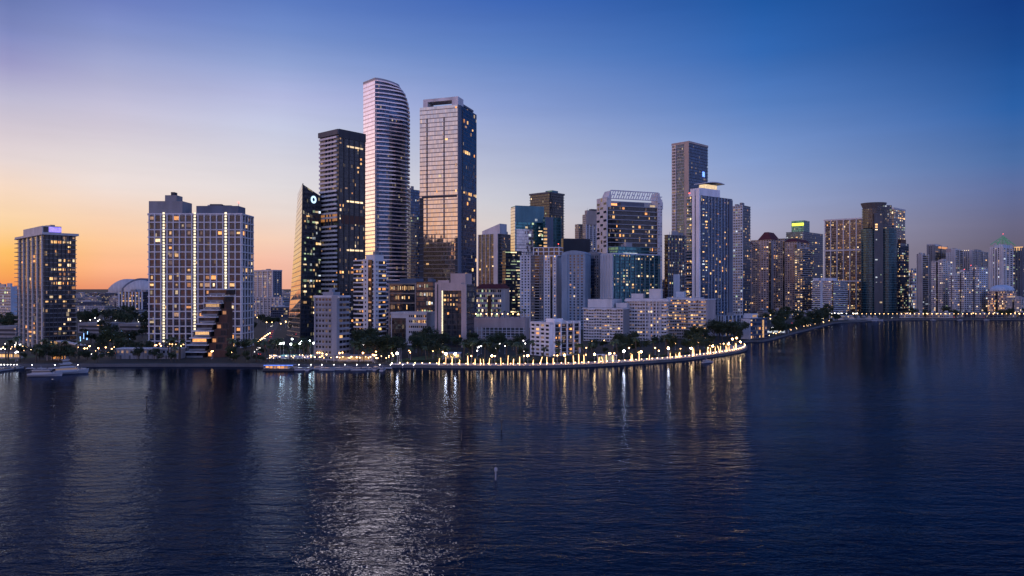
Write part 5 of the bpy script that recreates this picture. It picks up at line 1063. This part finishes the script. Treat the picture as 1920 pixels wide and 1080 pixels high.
# restaurant barge with blue edge
r = thing('floating_restaurant', 'floating restaurant with a blue lit roof edge and glowing deck', 'restaurant', (*PX(525, 399), 0)); link('hull', MB().box(0, 0, .4, 17, 6, 1.2).mesh('hull', ['dark']), r)
link('room', MB().box(-1, .3, 1.9, 13, 4, 1.7).mesh('room', ['pale']), r); link('roof', MB().box(0, .2, 3.1, 16, 6.2, .35).mesh('roof', ['slate']), r); link('light_strip', MB().box(0, -3, 3.1, 15.8, .12, .4).mesh('light_strip', ['blue']), r)
for k in range(6): link('window', MB().box(0, 0, 0, 1.5, .1, 1.1).mesh('window', ['amber']), r, (-6.4 + k * 2.1, -1.78, 1.9))
for k in range(7): link('post', MB().tube((0, 0, 0), (0, 0, 2), .08, .08).mesh('post', ['metal']), r, (-7.8 + k * 2.6, -2.9, 1))
# pool terrace
o = link('pool_deck', strip('pool_deck', [PX(510, 462), PX(590, 462)], -14, 14, G + .02, 'paving')); o['kind'] = 'structure'
for px in (540, 585):
    p = thing('swimming_pool', 'lit turquoise pool nearer the ' + ('park trees' if px == 540 else 'narrow white block'), 'pool', (*PX(px, 470), G + .024)); link('water', MB().box(0, 0, .1, 9 if px == 540 else 7, 8, .16).mesh('water', ['tealpool']), p); link('coping', MB().box(0, -4.2, .12, 10, .5, .2).box(0, 4.2, .12, 10, .5, .2).mesh('coping', ['white']), p)
um = None
for k in range(14):
    loc = (*PX(R.uniform(502, 578), R.uniform(428, 444)), G)
    if um is None:
        um = thing('parasol', 'white round parasol on the terrace before the pools', 'parasol', loc, 0, 'parasols before the pools'); mb = MB(); mb.loft([[(2.1 * math.cos(t * .785), 2.1 * math.sin(t * .785), 2.3) for t in range(8)], [(.1 * math.cos(t * .785), .1 * math.sin(t * .785), 3.1) for t in range(8)]], 0, 0); link('canopy', mb.mesh('canopy', ['white']), um); link('pole', MB().tube((0, 0, 0), (0, 0, 3), .06, .06).mesh('pole', ['metal']), um)
    else: copy_tree(um, loc, R.uniform(0, 1))
# townhouses before the grid tower
for k in range(7):
    r = thing('townhouse', 'white two storey townhouse in the row between the shore and grid tower', 'house', (*PX(232 + k * 17, 452), G), 0, 'townhouses in the row'); link('wall', MB().box(0, 0, 3, 5.4, 8, 6).mesh('wall', ['grey']), r); link('roof', MB().box(0, 0, 6.25, 5.6, 8.4, .5).mesh('roof', ['pale']), r)  # grey walls on white houses: their shade is put into the colour
    for x in (-1.3, 1.3): link('window', MB().box(0, 0, 0, 1.3, .12, 1.5).mesh('window', ['pane' if (k + x > 2) else 'dim']), r, (x, -4.03, 4.4))
    link('door', MB().box(0, 0, 0, 1.1, .12, 2.2).mesh('door', ['char']), r, (0.2, -4.03, 1.1))
def pavilion(px, Y, w, label, mat, rm):
    r = thing('pavilion', label, 'pavilion', (*PX(px, Y), G)); link('roof', MB().box(0, 0, 3.6, w, 7, .4).mesh('roof', [rm]), r); link('wall', MB().box(0, 1.5, 1.7, w * .85, 3, 3.4).mesh('wall', ['pale']), r)
    for k in range(4): link('post', MB().box(0, 0, 1.7, .25, .25, 3.4).mesh('post', ['white']), r, (-w / 2 + .4 + k * (w - .8) / 3, -3, 0))
    for k in range(3): link('window', MB().box(0, 0, 0, w * .2, .1, 1.8).mesh('window', [mat]), r, (-w * .27 + k * w * .27, -.03, 1.7))
pavilion(18, 452, 17, 'long pavilion with yellow glow under its roof at the west edge', 'warm', 'tan'); pavilion(110, 442, 11, 'low pavilion with orange windows below the condominium tower', 'amber', 'dark'); pavilion(848, 450, 11, 'small white pavilion on the lawn left of the promenade palms', 'warm', 'white'); pavilion(1137, 436, 12, 'low pavilion with white roof on the promenade below the waterfront flats', 'green', 'white'); pavilion(665, 434, 24, 'long quay restaurant with warm windows below the grove', 'warm', 'grey'); pavilion(1575, 1062, 34, 'bright boathouse at the inlet marina', 'cream', 'white')
pavilion(1455, 700, 22, 'dark boathouse on the inlet pier', 'cool', 'slate')
for k in range(3):
    r = thing('flagpole', 'white flagpole in the group of three before the grove', 'flagpole', (*PX(746 + k * 3, 428), G), 0, 'flagpoles before the grove'); link('pole', MB().tube((0, 0, 0), (0, 0, 8), .1, .05).mesh('pole', ['white']), r); link('finial', MB().ball((0, 0, 8.1), .16).mesh('finial', ['white']), r)
# channel markers
for px, py, h, lb in ((275, 762, 4, 'dark channel marker pile in open water before the grid tower'), (373, 748, 3.5, 'dark channel marker pile near the shore before the stepped terraces'), (865, 826, 3.2, 'leaning dark pile in the water right of the bright streak'), (940, 806, 3.2, 'dark pile in open water below the parking podium'), (929, 900, 3, 'pale channel marker pile nearest the camera')):
    x, y = PX(px, WY(py)); r = thing('channel_marker', lb, 'channel marker', (x, y, 0)); pale = py == 900
    link('pile', MB().tube((0, 0, -1), (.1, 0, h), .16, .13).mesh('pile', ['metal' if pale else 'bark']), r); link('board', MB().box(.1, -.2, h - .5, .75, .06, .75, .3).mesh('board', ['metal' if pale else 'dark']), r)
# ------------------------------------------------------------------ sky, added glint lamp, camera
w = D.worlds.new('World'); sc.world = w; w.use_nodes = True; nt = w.node_tree; nt.nodes.clear(); Lk = nt.links.new
tc = N(nt, 'ShaderNodeTexCoord'); sx = N(nt, 'ShaderNodeSeparateXYZ'); Lk(tc.outputs['Generated'], sx.inputs[0])
az = mth(nt, 'MULTIPLY', mth(nt, 'ARCTAN2', sx.outputs[0], sx.outputs[1]), 180 / math.pi); el = mth(nt, 'MAXIMUM', sx.outputs[2], 0.0)
def ramp(stops):
    r = N(nt, 'ShaderNodeValToRGB'); e = r.color_ramp.elements
    stops = [(p, lin(c_)) for p, c_ in stops]
    e[0].position, e[0].color = stops[0]; e[1].position, e[1].color = stops[-1]
    for p, c_ in stops[1:-1]: q = e.new(p); q.color = c_
    Lk(el, r.inputs[0]); return r.outputs[0]
zen = [(.6, (66, 94, 156)), (1, (58, 82, 140))]
S = {
 -34.4: [(0, (239, 144, 84)), (.02, (249, 170, 90)), (.042, (253, 193, 106)), (.072, (250, 211, 163)), (.1143, (242, 215, 195)), (.144, (228, 213, 212)), (.1776, (212, 201, 212)), (.2117, (186, 183, 208)), (.245, (154, 153, 197)), (.277, (127, 137, 191)), (.309, (105, 120, 176)), (.4, (78, 100, 160))] + zen,
 -17.8: [(0, (238, 172, 148)), (.035, (241, 187, 166)), (.0625, (243, 206, 184)), (.097, (233, 217, 210)), (.131, (223, 217, 220)), (.164, (213, 211, 222)), (.204, (196, 201, 225)), (.2425, (178, 184, 222)), (.28, (145, 163, 211)), (.316, (115, 141, 201)), (.351, (92, 122, 190)), (.43, (68, 102, 165))] + zen,
 -.8: [(0, (205, 178, 175)), (.04, (210, 190, 188)), (.09, (210, 202, 203)), (.117, (200, 200, 210)), (.172, (178, 186, 214)), (.241, (138, 158, 210)), (.306, (95, 130, 195)), (.366, (62, 102, 180)), (.43, (52, 88, 160))] + zen,
 18.5: [(0, (150, 140, 160)), (.04, (160, 152, 172)), (.076, (165, 165, 190)), (.11, (153, 164, 200)), (.164, (128, 153, 204)), (.23, (88, 128, 193)), (.291, (52, 105, 180)), (.35, (32, 88, 164)), (.43, (28, 74, 145))] + zen,
 34.4: [(0, (98, 90, 108)), (.048, (101, 95, 116)), (.072, (105, 104, 134)), (.114, (92, 109, 158)), (.143, (74, 108, 164)), (.2, (42, 94, 164)), (.256, (27, 76, 146)), (.309, (18, 60, 130)), (.43, (18, 50, 110))] + zen,
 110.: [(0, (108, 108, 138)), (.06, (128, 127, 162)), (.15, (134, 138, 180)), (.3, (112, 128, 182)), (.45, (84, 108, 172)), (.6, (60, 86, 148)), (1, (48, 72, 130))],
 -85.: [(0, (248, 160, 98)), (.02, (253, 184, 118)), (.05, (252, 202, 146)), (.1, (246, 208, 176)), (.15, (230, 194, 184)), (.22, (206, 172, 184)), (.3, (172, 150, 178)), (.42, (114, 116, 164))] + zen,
 -29.: [(0, (232, 148, 114)), (.025, (253, 183, 139)), (.055, (252, 200, 155)), (.085, (246, 210, 182)), (.121, (236, 220, 214)), (.153, (226, 216, 218)), (.19, (208, 200, 215)), (.226, (186, 184, 212)), (.261, (160, 166, 206)), (.295, (133, 147, 201)), (.329, (108, 125, 190)), (.4, (80, 106, 168))] + zen,
 -46.: [(0, (238, 152, 105)), (.02, (250, 182, 125)), (.05, (252, 202, 150)), (.1, (245, 208, 178)), (.15, (228, 204, 200)), (.22, (196, 184, 206)), (.3, (146, 150, 192)), (.42, (92, 112, 168))] + zen,
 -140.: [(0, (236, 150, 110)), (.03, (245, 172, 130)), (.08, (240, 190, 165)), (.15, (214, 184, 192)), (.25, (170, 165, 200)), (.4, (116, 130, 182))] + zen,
}
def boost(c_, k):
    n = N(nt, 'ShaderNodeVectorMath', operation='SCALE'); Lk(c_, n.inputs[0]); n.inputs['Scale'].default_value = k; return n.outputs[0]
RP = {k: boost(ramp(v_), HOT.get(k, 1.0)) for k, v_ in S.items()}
ks = [-140., -85., -46., -34.4, -29., -17.8, -.8, 18.5, 34.4, 110.]
cur = RP[110.]
def mr(a, b_):
    n = N(nt, 'ShaderNodeMapRange', interpolation_type='SMOOTHSTEP' if b_ - a > 30 else 'LINEAR'); Lk(az, n.inputs[0]); n.inputs[1].default_value = a; n.inputs[2].default_value = b_; return n.outputs[0]
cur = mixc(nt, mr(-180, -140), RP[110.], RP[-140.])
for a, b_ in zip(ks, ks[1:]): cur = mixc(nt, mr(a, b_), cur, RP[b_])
mp = N(nt, 'ShaderNodeMapping'); mp.inputs['Scale'].default_value = (1, 1, 9); Lk(tc.outputs['Generated'], mp.inputs[0])
cn = N(nt, 'ShaderNodeTexNoise'); cn.inputs['Scale'].default_value = 2.2; cn.inputs['Detail'].default_value = 5; cn.inputs['Roughness'].default_value = .6; Lk(mp.outputs[0], cn.inputs[0])
cf = mth(nt, 'ADD', mth(nt, 'MULTIPLY', cn.outputs[0], .22), .905)
vs_ = N(nt, 'ShaderNodeVectorMath', operation='SCALE'); Lk(cur, vs_.inputs[0]); Lk(cf, vs_.inputs['Scale']); cur = vs_.outputs[0]
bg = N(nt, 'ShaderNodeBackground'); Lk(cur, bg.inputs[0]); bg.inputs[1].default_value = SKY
sky = N(nt, 'ShaderNodeTexSky', sky_type='NISHITA'); sky.sun_disc = False; sky.sun_elevation = math.radians(1); sky.sun_rotation = math.radians(-80); sky.altitude = 50
bg2 = N(nt, 'ShaderNodeBackground'); Lk(sky.outputs[0], bg2.inputs[0]); bg2.inputs[1].default_value = NISH
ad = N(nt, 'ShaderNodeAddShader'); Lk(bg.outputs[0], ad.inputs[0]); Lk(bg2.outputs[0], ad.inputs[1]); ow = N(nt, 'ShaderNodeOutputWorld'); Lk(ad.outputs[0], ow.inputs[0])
sl = D.lights.new('Sun', 'SUN'); sl.energy = SUN; sl.angle = math.radians(5); sl.color = (1, .72, .6); so = D.objects.new('Sun', sl); col.objects.link(so)  # lamp added behind the towers to draw the glitter streak on the water
a_, e_ = math.radians(GLINTAZ), math.radians(GLINTEL); dv = Vector((math.sin(a_) * math.cos(e_), math.cos(a_) * math.cos(e_), math.sin(e_))); so.rotation_euler = dv.to_track_quat('Z', 'Y').to_euler(); so.location = dv * 500
cam = D.cameras.new('Camera'); cam.sensor_width = 36; cam.lens = 36 * F / 1920; cam.clip_start = 1; cam.clip_end = 60000; co = D.objects.new('Camera', cam); co.location = (0, 0, H); co.rotation_euler = (math.radians(90), 0, 0); col.objects.link(co); sc.camera = co
sc.view_settings.view_transform = 'Standard'; sc.view_settings.look = 'None'; sc.view_settings.exposure = 0; sc.view_settings.gamma = 1
cy = sc.cycles; cy.use_denoising = True; cy.max_bounces = 6; cy.diffuse_bounces = 2; cy.glossy_bounces = 3; cy.transmission_bounces = 1; cy.caustics_reflective = True; cy.sample_clamp_indirect = 4; cy.sample_clamp_direct = 0
